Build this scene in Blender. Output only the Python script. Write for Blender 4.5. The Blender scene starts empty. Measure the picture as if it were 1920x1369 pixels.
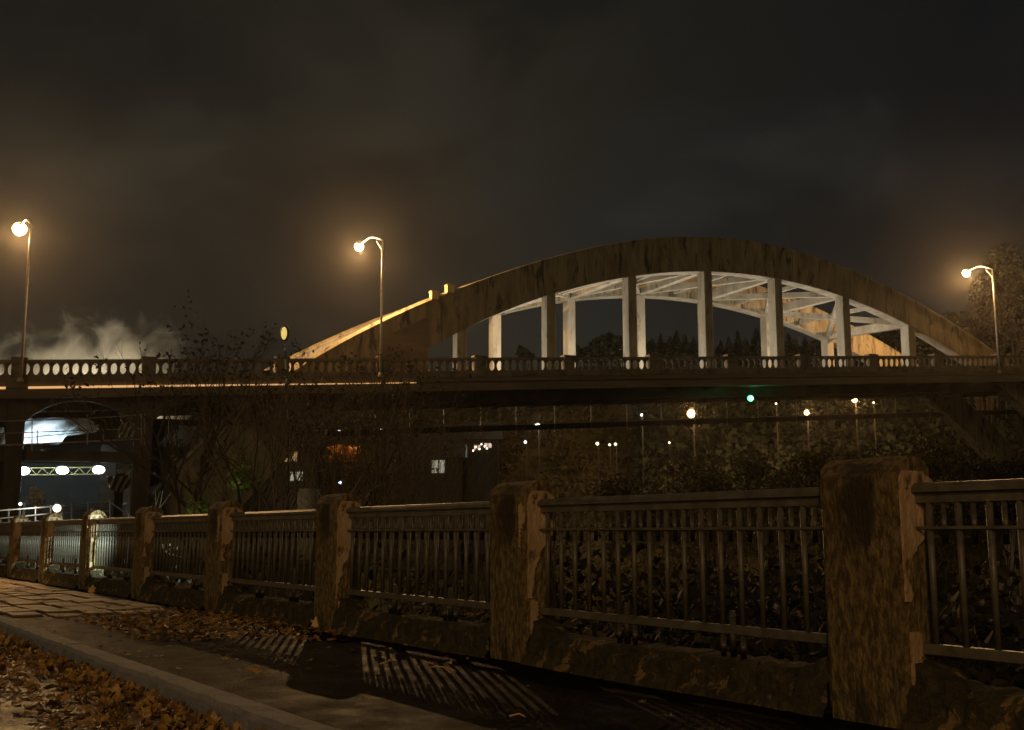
import bpy, math, random
import numpy as np
from mathutils import Vector, Matrix
from math import radians as R
rnd = random.Random(7)
SC = bpy.context.scene
COL = SC.collection

# ------------------------------------------------------------------ camera
F = 2050.0
TP = 0.1539
PITCH = math.atan(TP)
CP, SP = math.cos(PITCH), math.sin(PITCH)
CAMZ = 0.9
cam = bpy.data.cameras.new("camera")
cam.sensor_width = 36
cam.lens = 36 * F / 1920
cam.clip_start = 0.05
cam.clip_end = 2000
co = bpy.data.objects.new("camera", cam)
COL.objects.link(co)
co.location = (0, 0, CAMZ)
co.rotation_euler = (math.pi / 2 + PITCH, 0, 0)
SC.camera = co

# ------------------------------------------------------------------ world: low night cloud lit by the town
W = bpy.data.worlds.new("World")
SC.world = W
W.use_nodes = True
wt = W.node_tree
for n in list(wt.nodes):
    wt.nodes.remove(n)
def N(t, ty, **kw):
    n = t.nodes.new(ty)
    for k, v in kw.items():
        setattr(n, k, v)
    return n
def ramp(t, fac, stops, interp='LINEAR'):
    r = N(t, 'ShaderNodeValToRGB')
    cr = r.color_ramp
    cr.interpolation = interp
    while len(cr.elements) < len(stops):
        cr.elements.new(0.5)
    for e, (p, c) in zip(cr.elements, stops):
        e.position = p
        e.color = (c[0], c[1], c[2], 1) if isinstance(c, (tuple, list)) else (c, c, c, 1)
    t.links.new(fac, r.inputs[0])
    return r
wtc = N(wt, 'ShaderNodeTexCoord')
wmap = N(wt, 'ShaderNodeMapping')
wmap.inputs['Scale'].default_value = (1, 1, 1.7)
wt.links.new(wtc.outputs['Generated'], wmap.inputs[0])
wn = N(wt, 'ShaderNodeTexNoise')
wn.inputs['Scale'].default_value = 4.2
wn.inputs['Detail'].default_value = 7
wn.inputs['Roughness'].default_value = 0.52
wn.inputs['Distortion'].default_value = 0.35
wt.links.new(wmap.outputs[0], wn.inputs['Vector'])
cl = ramp(wt, wn.outputs['Fac'], [(0.36, (0.0088, 0.0084, 0.0075)), (0.45, (0.0118, 0.0106, 0.0084)), (0.55, (0.0178, 0.0158, 0.0118)), (0.68, (0.0265, 0.0230, 0.0165))])
sep = N(wt, 'ShaderNodeSeparateXYZ')
wt.links.new(wtc.outputs['Generated'], sep.inputs[0])
hz = ramp(wt, sep.outputs['Z'], [(0.0, (1.55, 1.5, 1.35)), (0.10, (1.5, 1.45, 1.3)), (0.28, (1.3, 1.27, 1.2)), (0.6, (1.15, 1.15, 1.12))])
for e in hz.color_ramp.elements:
    e.color = tuple(c / 2 for c in e.color[:3]) + (1,)
mul = N(wt, 'ShaderNodeMixRGB', blend_type='MULTIPLY')
mul.inputs[0].default_value = 1
wt.links.new(cl.outputs[0], mul.inputs[1])
wt.links.new(hz.outputs[0], mul.inputs[2])
bgw = N(wt, 'ShaderNodeBackground')
bgw.inputs['Strength'].default_value = 2.0
wx = N(wt, 'ShaderNodeMath', operation='MULTIPLY_ADD')
wt.links.new(sep.outputs['X'], wx.inputs[0]); wx.inputs[1].default_value = 0.75
wt.links.new(wn.outputs['Fac'], wx.inputs[2])
cool = ramp(wt, wx.outputs[0], [(0.50, (1, 1, 1)), (0.68, (0.58, 0.66, 0.86))])
mul2 = N(wt, 'ShaderNodeMixRGB', blend_type='MULTIPLY'); mul2.inputs[0].default_value = 1
wt.links.new(mul.outputs[0], mul2.inputs[1]); wt.links.new(cool.outputs[0], mul2.inputs[2])
wt.links.new(mul2.outputs[0], bgw.inputs[0])
wo = N(wt, 'ShaderNodeOutputWorld')
wt.links.new(bgw.outputs[0], wo.inputs['Surface'])

# warm glow of the town behind the camera, very soft and weak
sl = bpy.data.lights.new("town_glow", 'SUN')
sl.energy = 0.22
sl.color = (1.0, 0.75, 0.36)
sl.angle = R(25)
so = bpy.data.objects.new("town_glow", sl)
COL.objects.link(so)
so.rotation_euler = (R(77), 0, R(-14))

SC.view_settings.view_transform = 'Standard'
SC.view_settings.look = 'None'
SC.view_settings.gamma = 1
SC.view_settings.exposure = 0
SC.view_settings.use_curve_mapping = False
cy = SC.cycles
cy.use_denoising = True
cy.max_bounces = 5
cy.diffuse_bounces = 2
cy.glossy_bounces = 2
cy.volume_bounces = 0
cy.sample_clamp_indirect = 3
cy.sample_clamp_direct = 0
cy.caustics_reflective = False
cy.caustics_refractive = False
cy.use_light_tree = True
cy.volume_step_rate = 1.0
cy.volume_max_steps = 64

SODIUM = (1.0, 0.57, 0.22)
COOL = (0.80, 1.0, 0.93)
def lamp(name, loc, power, color, radius=0.12, parent=None, spot=None, rot=None):
    l = bpy.data.lights.new(name, 'SPOT' if spot else 'POINT')
    l.energy = power
    l.color = color
    l.shadow_soft_size = radius
    if spot:
        l.spot_size = R(spot)
        l.spot_blend = 0.6
    o = bpy.data.objects.new(name, l)
    COL.objects.link(o)
    o.location = loc
    if rot:
        o.rotation_euler = rot
    o.parent = parent
    return o

# ------------------------------------------------------------------ photo geometry helpers
def ray(px, py):
    x = (px - 960) / F
    u = (684.5 - py) / F
    return Vector((x, CP - u * SP, SP + u * CP))
def at(px, py, Y):
    d = ray(px, py)
    return Vector((0, 0, CAMZ)) + d * (Y / d.y)
def ground(px, py, z=0.0):
    d = ray(px, py)
    return Vector((0, 0, CAMZ)) + d * ((z - CAMZ) / d.z)
BT = Vector((0.9212, 0.3891, 0)); BN = Vector((-0.3891, 0.9212, 0)); B0 = Vector((0, 67, 0))
BROT = math.atan2(0.3891, 0.9212)
def bp(px, py, w=0.0):
    """point of a vertical plane parallel to the bridge side: returns (s along the bridge, z)"""
    d = ray(px, py)
    C = Vector((0, 0, CAMZ))
    k = ((B0 + BN * w - C).dot(BN)) / d.dot(BN)
    p = C + d * k
    return (p - B0).dot(BT), p.z
def bs(px, w=0.0, py=680):
    return bp(px, py, w)[0]

# ------------------------------------------------------------------ materials
MATS = {}
def mat(name, c1, c2=None, scale=3.0, rough=0.8, bump=0.0, bscale=20.0, stretch=(1, 1, 1), metal=0.0, spec=0.5,
        contrast=(0.35, 0.65), c3=None, c3scale=2.0, c3range=(0.55, 0.62), detail=6, rvar=None, coords='Object'):
    m = bpy.data.materials.new(name)
    m.use_nodes = True
    t = m.node_tree
    b = t.nodes['Principled BSDF']
    b.inputs['Roughness'].default_value = rough
    b.inputs['Metallic'].default_value = metal
    b.inputs['Specular IOR Level'].default_value = spec
    tc = N(t, 'ShaderNodeTexCoord')
    mp = N(t, 'ShaderNodeMapping')
    mp.inputs['Scale'].default_value = stretch
    t.links.new(tc.outputs[coords], mp.inputs[0])
    if c2 is None:
        c2 = tuple(c * 0.7 for c in c1)
    n = N(t, 'ShaderNodeTexNoise')
    n.inputs['Scale'].default_value = scale
    n.inputs['Detail'].default_value = detail
    n.inputs['Roughness'].default_value = 0.6
    t.links.new(mp.outputs[0], n.inputs['Vector'])
    r = ramp(t, n.outputs['Fac'], [(contrast[0], c2), (contrast[1], c1)])
    out = r.outputs[0]
    if c3:
        n3 = N(t, 'ShaderNodeTexNoise')
        n3.inputs['Scale'].default_value = c3scale
        n3.inputs['Detail'].default_value = 8
        n3.inputs['Roughness'].default_value = 0.65
        n3.inputs['Distortion'].default_value = 0.6
        t.links.new(mp.outputs[0], n3.inputs['Vector'])
        r3 = ramp(t, n3.outputs['Fac'], [(c3range[0], 0.0), (c3range[1], 1.0)])
        mx = N(t, 'ShaderNodeMixRGB')
        t.links.new(r3.outputs[0], mx.inputs[0])
        t.links.new(out, mx.inputs[1])
        mx.inputs[2].default_value = (*c3, 1)
        out = mx.outputs[0]
    t.links.new(out, b.inputs['Base Color'])
    if rvar:
        rr = ramp(t, n.outputs['Fac'], [(0.35, rvar[0]), (0.65, rvar[1])])
        t.links.new(rr.outputs[0], b.inputs['Roughness'])
    if bump:
        nb = N(t, 'ShaderNodeTexNoise')
        nb.inputs['Scale'].default_value = bscale
        nb.inputs['Detail'].default_value = 6
        nb.inputs['Roughness'].default_value = 0.65
        t.links.new(mp.outputs[0], nb.inputs['Vector'])
        bu = N(t, 'ShaderNodeBump')
        bu.inputs['Strength'].default_value = min(1, bump)
        bu.inputs['Distance'].default_value = 0.05 * max(1, bump)
        t.links.new(nb.outputs['Fac'], bu.inputs['Height'])
        t.links.new(bu.outputs[0], b.inputs['Normal'])
    MATS[name] = m
    return m
def glow(name, color, strength):
    m = bpy.data.materials.new(name)
    m.use_nodes = True
    t = m.node_tree
    b = t.nodes['Principled BSDF']
    b.inputs['Base Color'].default_value = (0.8, 0.8, 0.8, 1)
    b.inputs['Emission Color'].default_value = (*color, 1)
    b.inputs['Emission Strength'].default_value = strength
    m.cycles.emission_sampling = 'NONE'
    MATS[name] = m
    return m

mat('rib_concrete', (0.29, 0.235, 0.145), (0.17, 0.135, 0.082), scale=1.6, rough=0.9, bump=0.35, bscale=5, stretch=(1, 1, 0.22),
    contrast=(0.38, 0.60), c3=(0.05, 0.04, 0.028), c3scale=2.0, c3range=(0.53, 0.62))
mat('parapet_concrete', (0.23, 0.175, 0.115), (0.12, 0.09, 0.06), scale=1.4, rough=0.9, bump=0.3, bscale=6,
    c3=(0.05, 0.042, 0.03), c3scale=1.2, c3range=(0.55, 0.68))
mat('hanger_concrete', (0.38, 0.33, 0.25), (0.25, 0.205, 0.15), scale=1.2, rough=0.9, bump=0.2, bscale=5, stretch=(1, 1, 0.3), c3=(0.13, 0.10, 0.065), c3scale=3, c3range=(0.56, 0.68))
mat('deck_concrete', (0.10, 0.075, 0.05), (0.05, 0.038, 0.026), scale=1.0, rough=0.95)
mat('fascia_concrete', (0.19, 0.14, 0.09), (0.11, 0.08, 0.05), scale=0.8, rough=0.9, stretch=(0.3, 1, 2))
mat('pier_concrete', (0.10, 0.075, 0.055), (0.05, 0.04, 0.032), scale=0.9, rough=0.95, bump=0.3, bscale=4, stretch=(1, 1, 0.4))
mat('post_stucco', (0.38, 0.265, 0.11), (0.13, 0.085, 0.036), scale=30, rough=0.85, bump=1.4, bscale=46, stretch=(1, 1, 0.42),
    contrast=(0.40, 0.60), c3=(0.075, 0.055, 0.028), c3scale=3.4, c3range=(0.53, 0.60))
mat('peeled_plaster', (0.64, 0.44, 0.27), (0.42, 0.26, 0.14), scale=7, rough=0.8, bump=0.6, bscale=14, stretch=(1, 1, 0.5),
    c3=(0.10, 0.06, 0.03), c3scale=6, c3range=(0.56, 0.62))
mat('mossy_concrete', (0.085, 0.064, 0.026), (0.03, 0.026, 0.011), scale=9, rough=0.9, bump=0.9, bscale=14,
    c3=(0.26, 0.165, 0.075), c3scale=7, c3range=(0.57, 0.62))
mat('railing_paint', (0.17, 0.15, 0.11), (0.09, 0.075, 0.055), scale=9, rough=0.42, bump=0.15, bscale=40, spec=0.6)
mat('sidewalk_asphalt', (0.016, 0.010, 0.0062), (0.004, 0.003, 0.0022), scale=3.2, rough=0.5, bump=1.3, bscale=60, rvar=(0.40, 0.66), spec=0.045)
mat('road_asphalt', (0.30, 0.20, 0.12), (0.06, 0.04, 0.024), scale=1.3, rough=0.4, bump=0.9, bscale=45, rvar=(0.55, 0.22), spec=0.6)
mat('kerb_concrete', (0.48, 0.47, 0.52), (0.27, 0.265, 0.30), scale=5, rough=0.7, bump=0.9, bscale=60, contrast=(0.3, 0.7))
mat('joint_dark', (0.02, 0.015, 0.012), rough=0.95)
mat('paver', (0.34, 0.22, 0.14), (0.16, 0.10, 0.06), scale=5, rough=0.55, bump=0.6, bscale=25)
mat('leaf_orange', (0.52, 0.30, 0.085), (0.13, 0.065, 0.022), scale=7, rough=0.45, contrast=(0.40, 0.60), c3=(0.60, 0.42, 0.14), c3scale=11, c3range=(0.60, 0.62))
mat('leaf_yellow', (0.72, 0.36, 0.08), (0.50, 0.22, 0.05), scale=14, rough=0.6)
mat('leaf_peach', (0.80, 0.48, 0.22), (0.66, 0.36, 0.15), scale=14, rough=0.6)
mat('bank_soil', (0.035, 0.028, 0.016), (0.015, 0.012, 0.008), scale=1.5, rough=0.95, bump=1, bscale=8)
mat('hill_soil', (0.13, 0.098, 0.028), (0.05, 0.038, 0.012), scale=0.35, rough=0.95, bump=1, bscale=2)
mat('bark', (0.17, 0.12, 0.07), (0.08, 0.055, 0.03), scale=6, rough=0.9, bump=0.6, bscale=16, stretch=(1, 1, 0.3))
mat('bark_dark', (0.055, 0.042, 0.028), (0.028, 0.02, 0.014), scale=5, rough=0.9)
mat('leaf_dark', (0.035, 0.026, 0.014), (0.017, 0.012, 0.007), scale=6, rough=0.7)
mat('leaf_green', (0.16, 0.20, 0.035), (0.07, 0.09, 0.018), scale=6, rough=0.6)
mat('leaf_olive', (0.10, 0.078, 0.022), (0.045, 0.036, 0.012), scale=3, rough=0.6, c3=(0.30, 0.16, 0.06), c3scale=8, c3range=(0.60, 0.64))
mat('needles', (0.045, 0.05, 0.022), (0.022, 0.026, 0.012), scale=3, rough=0.8)
mat('lamp_metal', (0.42, 0.36, 0.30), (0.30, 0.26, 0.22), scale=6, rough=0.5, metal=0.3)
mat('dark_metal', (0.06, 0.055, 0.05), (0.035, 0.03, 0.028), scale=5, rough=0.5, metal=0.4)
mat('scaffold_metal', (0.36, 0.30, 0.25), (0.22, 0.18, 0.15), scale=5, rough=0.5, metal=0.4)
mat('galvanised', (0.42, 0.44, 0.44), (0.28, 0.29, 0.29), scale=5, rough=0.45, metal=0.5)
mat('tarp_white', (0.72, 0.78, 0.80), (0.45, 0.52, 0.56), scale=1.2, rough=0.5, stretch=(0.5, 1, 1.6))
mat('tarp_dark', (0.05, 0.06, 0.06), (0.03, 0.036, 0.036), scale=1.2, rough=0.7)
mat('timber', (0.22, 0.15, 0.09), (0.12, 0.08, 0.05), scale=3, rough=0.8, stretch=(4, 1, 0.6))
mat('truss_yellow', (0.55, 0.50, 0.22), (0.4, 0.36, 0.15), scale=4, rough=0.6)
mat('plastic_pale', (0.42, 0.40, 0.33), (0.32, 0.30, 0.24), scale=3, rough=0.5)
mat('house_wall', (0.04, 0.035, 0.025), (0.03, 0.026, 0.018), scale=2, rough=0.9)
mat('house_roof', (0.06, 0.05, 0.045), rough=0.9)
mat('box_paint', (0.75, 0.62, 0.30), (0.65, 0.5, 0.22), scale=3, rough=0.6)
mat('white_paint', (0.75, 0.72, 0.65), rough=0.6)
glow('sodium_glass', (1.0, 0.66, 0.30), 12)
glow('sodium_far', (1.0, 0.62, 0.22), 2.2)
glow('cool_glass', (0.82, 1.0, 0.95), 12)
glow('white_far', (0.85, 0.93, 1.0), 3)
glow('warm_far', (1.0, 0.80, 0.56), 2.2)
glow('blue_far', (0.55, 0.75, 1.0), 5)
glow('green_far', (0.22, 1.0, 0.55), 1.5)
glow('lantern_glass', (1.0, 0.72, 0.18), 0.75)
glow('window_lit', (0.62, 0.80, 0.66), 0.22)
glow('window_pink', (1.0, 0.8, 0.66), 0.6)
glow('window_warm', (1.0, 0.55, 0.2), 0.28)
glow('ledge_glow', (1.0, 0.52, 0.20), 0.75)  # lamplight on the bridge ledge, given as glow
wm = bpy.data.materials.new('river_water')
wm.use_nodes = True
_b = wm.node_tree.nodes['Principled BSDF']
_b.inputs['Base Color'].default_value = (0.006, 0.006, 0.004, 1)
_b.inputs['Roughness'].default_value = 0.12
_n = N(wm.node_tree, 'ShaderNodeTexNoise'); _n.inputs['Scale'].default_value = 1.6; _n.inputs['Detail'].default_value = 4
_tc = N(wm.node_tree, 'ShaderNodeTexCoord'); wm.node_tree.links.new(_tc.outputs['Object'], _n.inputs['Vector'])
_bu = N(wm.node_tree, 'ShaderNodeBump'); _bu.inputs['Strength'].default_value = 0.5; _bu.inputs['Distance'].default_value = 0.1
wm.node_tree.links.new(_n.outputs['Fac'], _bu.inputs['Height']); wm.node_tree.links.new(_bu.outputs[0], _b.inputs['Normal'])
MATS['river_water'] = wm

# ------------------------------------------------------------------ mesh builder
class MB:
    def __init__(s):
        s.v = []; s.f = []
    def box(s, x0, x1, y0, y1, z0, z1, M=None):
        i = len(s.v)
        P = [(x0, y0, z0), (x1, y0, z0), (x1, y1, z0), (x0, y1, z0), (x0, y0, z1), (x1, y0, z1), (x1, y1, z1), (x0, y1, z1)]
        s.v += [tuple(M @ Vector(p)) for p in P] if M else P
        s.f += [(i, i+3, i+2, i+1), (i+4, i+5, i+6, i+7), (i, i+1, i+5, i+4), (i+1, i+2, i+6, i+5), (i+2, i+3, i+7, i+6), (i+3, i, i+4, i+7)]
        return s
    def beam(s, a, b, w, h, up=Vector((0, 0, 1))):
        a = Vector(a); b = Vector(b); d = (b - a).normalized()
        sx = d.cross(up)
        if sx.length < 1e-4: sx = Vector((1, 0, 0))
        sx.normalize(); uz = sx.cross(d)
        i = len(s.v)
        for p in (a, b):
            for (q, r) in ((-1, -1), (1, -1), (1, 1), (-1, 1)):
                s.v.append(tuple(p + sx * q * w / 2 + uz * r * h / 2))
        s.f += [(i, i+1, i+2, i+3), (i+7, i+6, i+5, i+4), (i, i+4, i+5, i+1), (i+1, i+5, i+6, i+2), (i+2, i+6, i+7, i+3), (i+3, i+7, i+4, i)]
        return s
    def tube(s, pts, radii, n=6, cap=True):
        pts = [Vector(p) for p in pts]
        if not isinstance(radii, (list, tuple)): radii = [radii] * len(pts)
        base = len(s.v)
        ref = Vector((0.31, 0.95, 0.07))
        for k, p in enumerate(pts):
            d = (pts[min(k+1, len(pts)-1)] - pts[max(k-1, 0)]).normalized()
            a = d.cross(ref)
            if a.length < 0.1: a = d.cross(Vector((1, 0, 0)))
            a.normalize(); b = d.cross(a)
            for j in range(n):
                t = 2 * math.pi * j / n
                s.v.append(tuple(p + (a * math.cos(t) + b * math.sin(t)) * radii[k]))
        for k in range(len(pts) - 1):
            for j in range(n):
                q = base + k * n
                s.f.append((q + j, q + (j+1) % n, q + n + (j+1) % n, q + n + j))
        if cap:
            s.f.append(tuple(base + j for j in range(n))[::-1])
            s.f.append(tuple(base + (len(pts)-1) * n + j for j in range(n)))
        return s
    def lathe(s, prof, n=10, c=(0, 0, 0), sx=1, sy=1):
        base = len(s.v)
        for (r, z) in prof:
            for j in range(n):
                t = 2 * math.pi * j / n
                s.v.append((c[0] + r * math.cos(t) * sx, c[1] + r * math.sin(t) * sy, c[2] + z))
        for k in range(len(prof) - 1):
            for j in range(n):
                q = base + k * n
                s.f.append((q + j, q + (j+1) % n, q + n + (j+1) % n, q + n + j))
        s.f.append(tuple(base + j for j in range(n))[::-1])
        s.f.append(tuple(base + (len(prof)-1) * n + j for j in range(n)))
        return s
    def ball(s, c, r, n=10, m=6, sx=1, sy=1, sz=1):
        prof = [(max(0.02, math.sin(math.pi * k / m)) * r, -math.cos(math.pi * k / m) * r * sz) for k in range(m + 1)]
        return s.lathe(prof, n, c, sx, sy)
    def strip(s, top, bot, y0, y1):
        """extrude the band between two polylines of (x,z) from depth y0 to y1"""
        i = len(s.v); n = len(top)
        for (x, z), (x2, z2) in zip(top, bot):
            s.v += [(x, y0, z), (x2, y0, z2), (x, y1, z), (x2, y1, z2)]
        for k in range(n - 1):
            a = i + 4 * k; b = a + 4
            s.f += [(a, a+1, b+1, b), (a+2, b+2, b+3, a+3), (a, b, b+2, a+2), (a+1, a+3, b+3, b+1)]
        s.f += [(i, i+2, i+3, i+1), (i+4*(n-1), i+4*(n-1)+1, i+4*(n-1)+3, i+4*(n-1)+2)]
        return s
    def build(s, name, m, parent=None, loc=None, smooth=False, bevel=0.0):
        me = bpy.data.meshes.new(name)
        me.from_pydata(s.v, [], s.f)
        me.update()
        me.materials.append(MATS[m] if isinstance(m, str) else m)
        if smooth:
            me.polygons.foreach_set('use_smooth', [True] * len(me.polygons))
        o = bpy.data.objects.new(name, me)
        COL.objects.link(o)
        if loc is not None: o.location = loc
        if parent is not None: o.parent = parent
        if bevel:
            b = o.modifiers.new('bevel', 'BEVEL'); b.width = bevel; b.segments = 2; b.limit_method = 'ANGLE'
        return o
def thing(name, label, cat, loc=(0, 0, 0), rz=0, group=None):
    o = bpy.data.objects.new(name, None)
    o.empty_display_size = 0.2
    COL.objects.link(o)
    o.location = loc; o.rotation_euler = (0, 0, rz)
    tag(o, label, cat, group)
    return o
def tag(o, label=None, cat=None, group=None, kind=None):
    if label: o['label'] = label
    if cat: o['category'] = cat
    if group: o['group'] = group
    if kind: o['kind'] = kind
    return o
def inst(src, parent, loc, rz=0.0, scale=None, name=None):
    o = src.copy()
    COL.objects.link(o)
    o.parent = parent; o.location = loc; o.rotation_euler = (0, 0, rz)
    if scale: o.scale = scale
    if name: o.name = name
    return o

# ================================================================== GROUND, ROAD, SIDEWALK
DX = Vector((0.5664, -0.8241, 0)); DY = Vector((0.8241, 0.5664, 0))   # along the fence to the right, and away from the road
FROT = math.atan2(-0.8241, 0.5664)
P985 = Vector((0.0951, 7.8, 0))        # corner of the post in the middle of the picture
_g = ground(985, 1238)
P985 = Vector((_g.x, _g.y, 0)) if False else P985
D_F = P985.dot(DY)
D_K = 2.31
U0 = P985.dot(DX)
def fl(u, D, z):      # fence frame: u along (right +), D distance from the camera line
    return DX * u + DY * D + Vector((0, 0, z))
def fence_frame_obj(mb, name, m, kind='structure', label=None, **kw):
    o = mb.build(name, m, **kw)
    o.rotation_euler = (0, 0, FROT)
    if kind: o['kind'] = kind
    return o
# road (sheet), meshes in the fence frame: x=u, y=D
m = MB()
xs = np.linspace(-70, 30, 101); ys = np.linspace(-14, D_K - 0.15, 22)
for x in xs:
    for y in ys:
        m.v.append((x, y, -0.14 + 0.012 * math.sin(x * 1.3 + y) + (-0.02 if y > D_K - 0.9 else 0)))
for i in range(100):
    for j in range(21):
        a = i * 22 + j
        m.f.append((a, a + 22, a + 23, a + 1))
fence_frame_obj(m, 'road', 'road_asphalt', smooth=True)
# sidewalk
m = MB()
nx, ny = 200, 12
xs = np.linspace(-70, 30, nx); ys = np.linspace(D_K + 0.004, D_F + 0.1, ny)
for x in xs:
    for y in ys:
        m.v.append((x, y, 0.004 * math.sin(3.1 * x + 2 * y) + 0.004 * math.sin(1.1 * x - 5 * y)))
for i in range(nx - 1):
    for j in range(ny - 1):
        a = i * ny + j
        m.f.append((a, a + ny, a + ny + 1, a + 1))
side = fence_frame_obj(m, 'sidewalk', 'sidewalk_asphalt', smooth=True)
# worn paving stones at the far left end of the sidewalk
pv = MB(); pv.box(-0.27, 0.27, -0.17, 0.17, 0, 0.03)
pvo = None
for i in range(26):
    for j in range(5):
        D = D_K + 0.25 + j * 0.37 + rnd.uniform(-.02, .02)
        u = -13.2 - i * 0.58 + (0.29 if j % 2 else 0) + rnd.uniform(-.03, .03)
        if pvo is None:
            pvo = pv.build('paving_stone', 'paver', side, bevel=0.012); o = pvo
        else:
            o = inst(pvo, side, (0, 0, 0))
        o.location = (u, D, rnd.uniform(-0.012, 0.004))
        o.rotation_euler = (rnd.uniform(-.02, .02), rnd.uniform(-.02, .02), rnd.uniform(-.05, .05))
        o.scale = (rnd.uniform(.85, 1), rnd.uniform(.85, 1), 1)
# kerb stones: each 2.4 m long
kerb = MB().box(-70, 30, D_K - 0.14, D_K - 0.012, -0.4, -0.145)
kerb = fence_frame_obj(kerb, 'kerb', 'joint_dark')
ks = None
for i in range(30):
    u = 6 - i * 2.4
    if ks is None:
        b = MB(); n = 24
        for k in range(n + 1):
            x = -1.19 + 2.38 * k / n
            j1 = rnd.uniform(-.006, .006); j2 = rnd.uniform(-.007, .005)
            for (y, z) in ((-0.165 + j1 * 0.5, -0.3), (-0.165 + j1, -0.10), (-0.155 + j1, -0.02 + j2), (-0.135 + j1, 0.006 + j2), (0.0, 0.008)):
                b.v.append((x, y, z))
        for k in range(n):
            for j in range(4):
                a = k * 5 + j
                b.f.append((a, a + 5, a + 6, a + 1))
        b.f.append((0, 1, 2, 3, 4)); b.f.append(tuple(n * 5 + q for q in (4, 3, 2, 1, 0)))
        ks = b.build('kerb_stone', 'kerb_concrete', kerb, smooth=False); o = ks
    else:
        o = inst(ks, kerb, (0, 0, 0))
    o.location = (u, D_K, rnd.uniform(-.004, .004))

# bank beyond the fence, river, far bank
def bank_z(u, D):
    v = D - D_F
    z = np.interp(v, [0, 0.4, 3, 12, 30, 60], [-0.25, -0.5, -2.6, -5.5, -8.6, -10])
    if u < -24:
        z = z + min(1, (-24 - u) / 14) * np.interp(v, [0, 4, 16, 30], [0.3, 2.2, 2.5, 0])
    return float(z)
m = MB()
us = np.linspace(-120, 30, 110); vs = list(np.linspace(0.16, 6, 14)) + list(np.linspace(7, 45, 26))
for u in us:
    for v in vs:
        m.v.append((u, D_F + v, bank_z(u, D_F + v) + rnd.uniform(-.12, .12) * min(1, v)))
nv = len(vs)
for i in range(len(us) - 1):
    for j in range(nv - 1):
        a = i * nv + j
        m.f.append((a, a + nv, a + nv + 1, a + 1))
fence_frame_obj(m, 'river_bank', 'bank_soil', smooth=True)
m = MB(); m.v = [(-300, 5, -8), (400, 5, -8), (400, 400, -8), (-300, 400, -8)]; m.f = [(0, 1, 2, 3)]
m.build('river', 'river_water')['kind'] = 'structure'
def hill_z(x, y):
    y0 = 118 + 0.05 * x
    t = max(0, y - y0)
    side_ = float(np.interp(x, [-120, -60, -10, 30, 70, 160], [0.90, 0.92, 0.96, 1.0, 1.16, 1.25]))
    z = -9.5 + side_ * float(np.interp(t, [0, 6, 30, 80, 200], [0, 6, 27, 40, 52]))
    return z + 1.2 * math.sin(x * 0.11) * min(1, t / 20)
m = MB()
xs = np.linspace(-260, 360, 125); ys = list(np.linspace(112, 200, 45)) + list(np.linspace(210, 420, 12))
for x in xs:
    for y in ys:
        m.v.append((x, y, hill_z(x, y) + rnd.uniform(-.3, .3)))
nv = len(ys)
for i in range(len(xs) - 1):
    for j in range(nv - 1):
        a = i * nv + j
        m.f.append((a, a + nv, a + nv + 1, a + 1))
m.build('far_hillside', 'hill_soil', smooth=True)['kind'] = 'structure'

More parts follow.
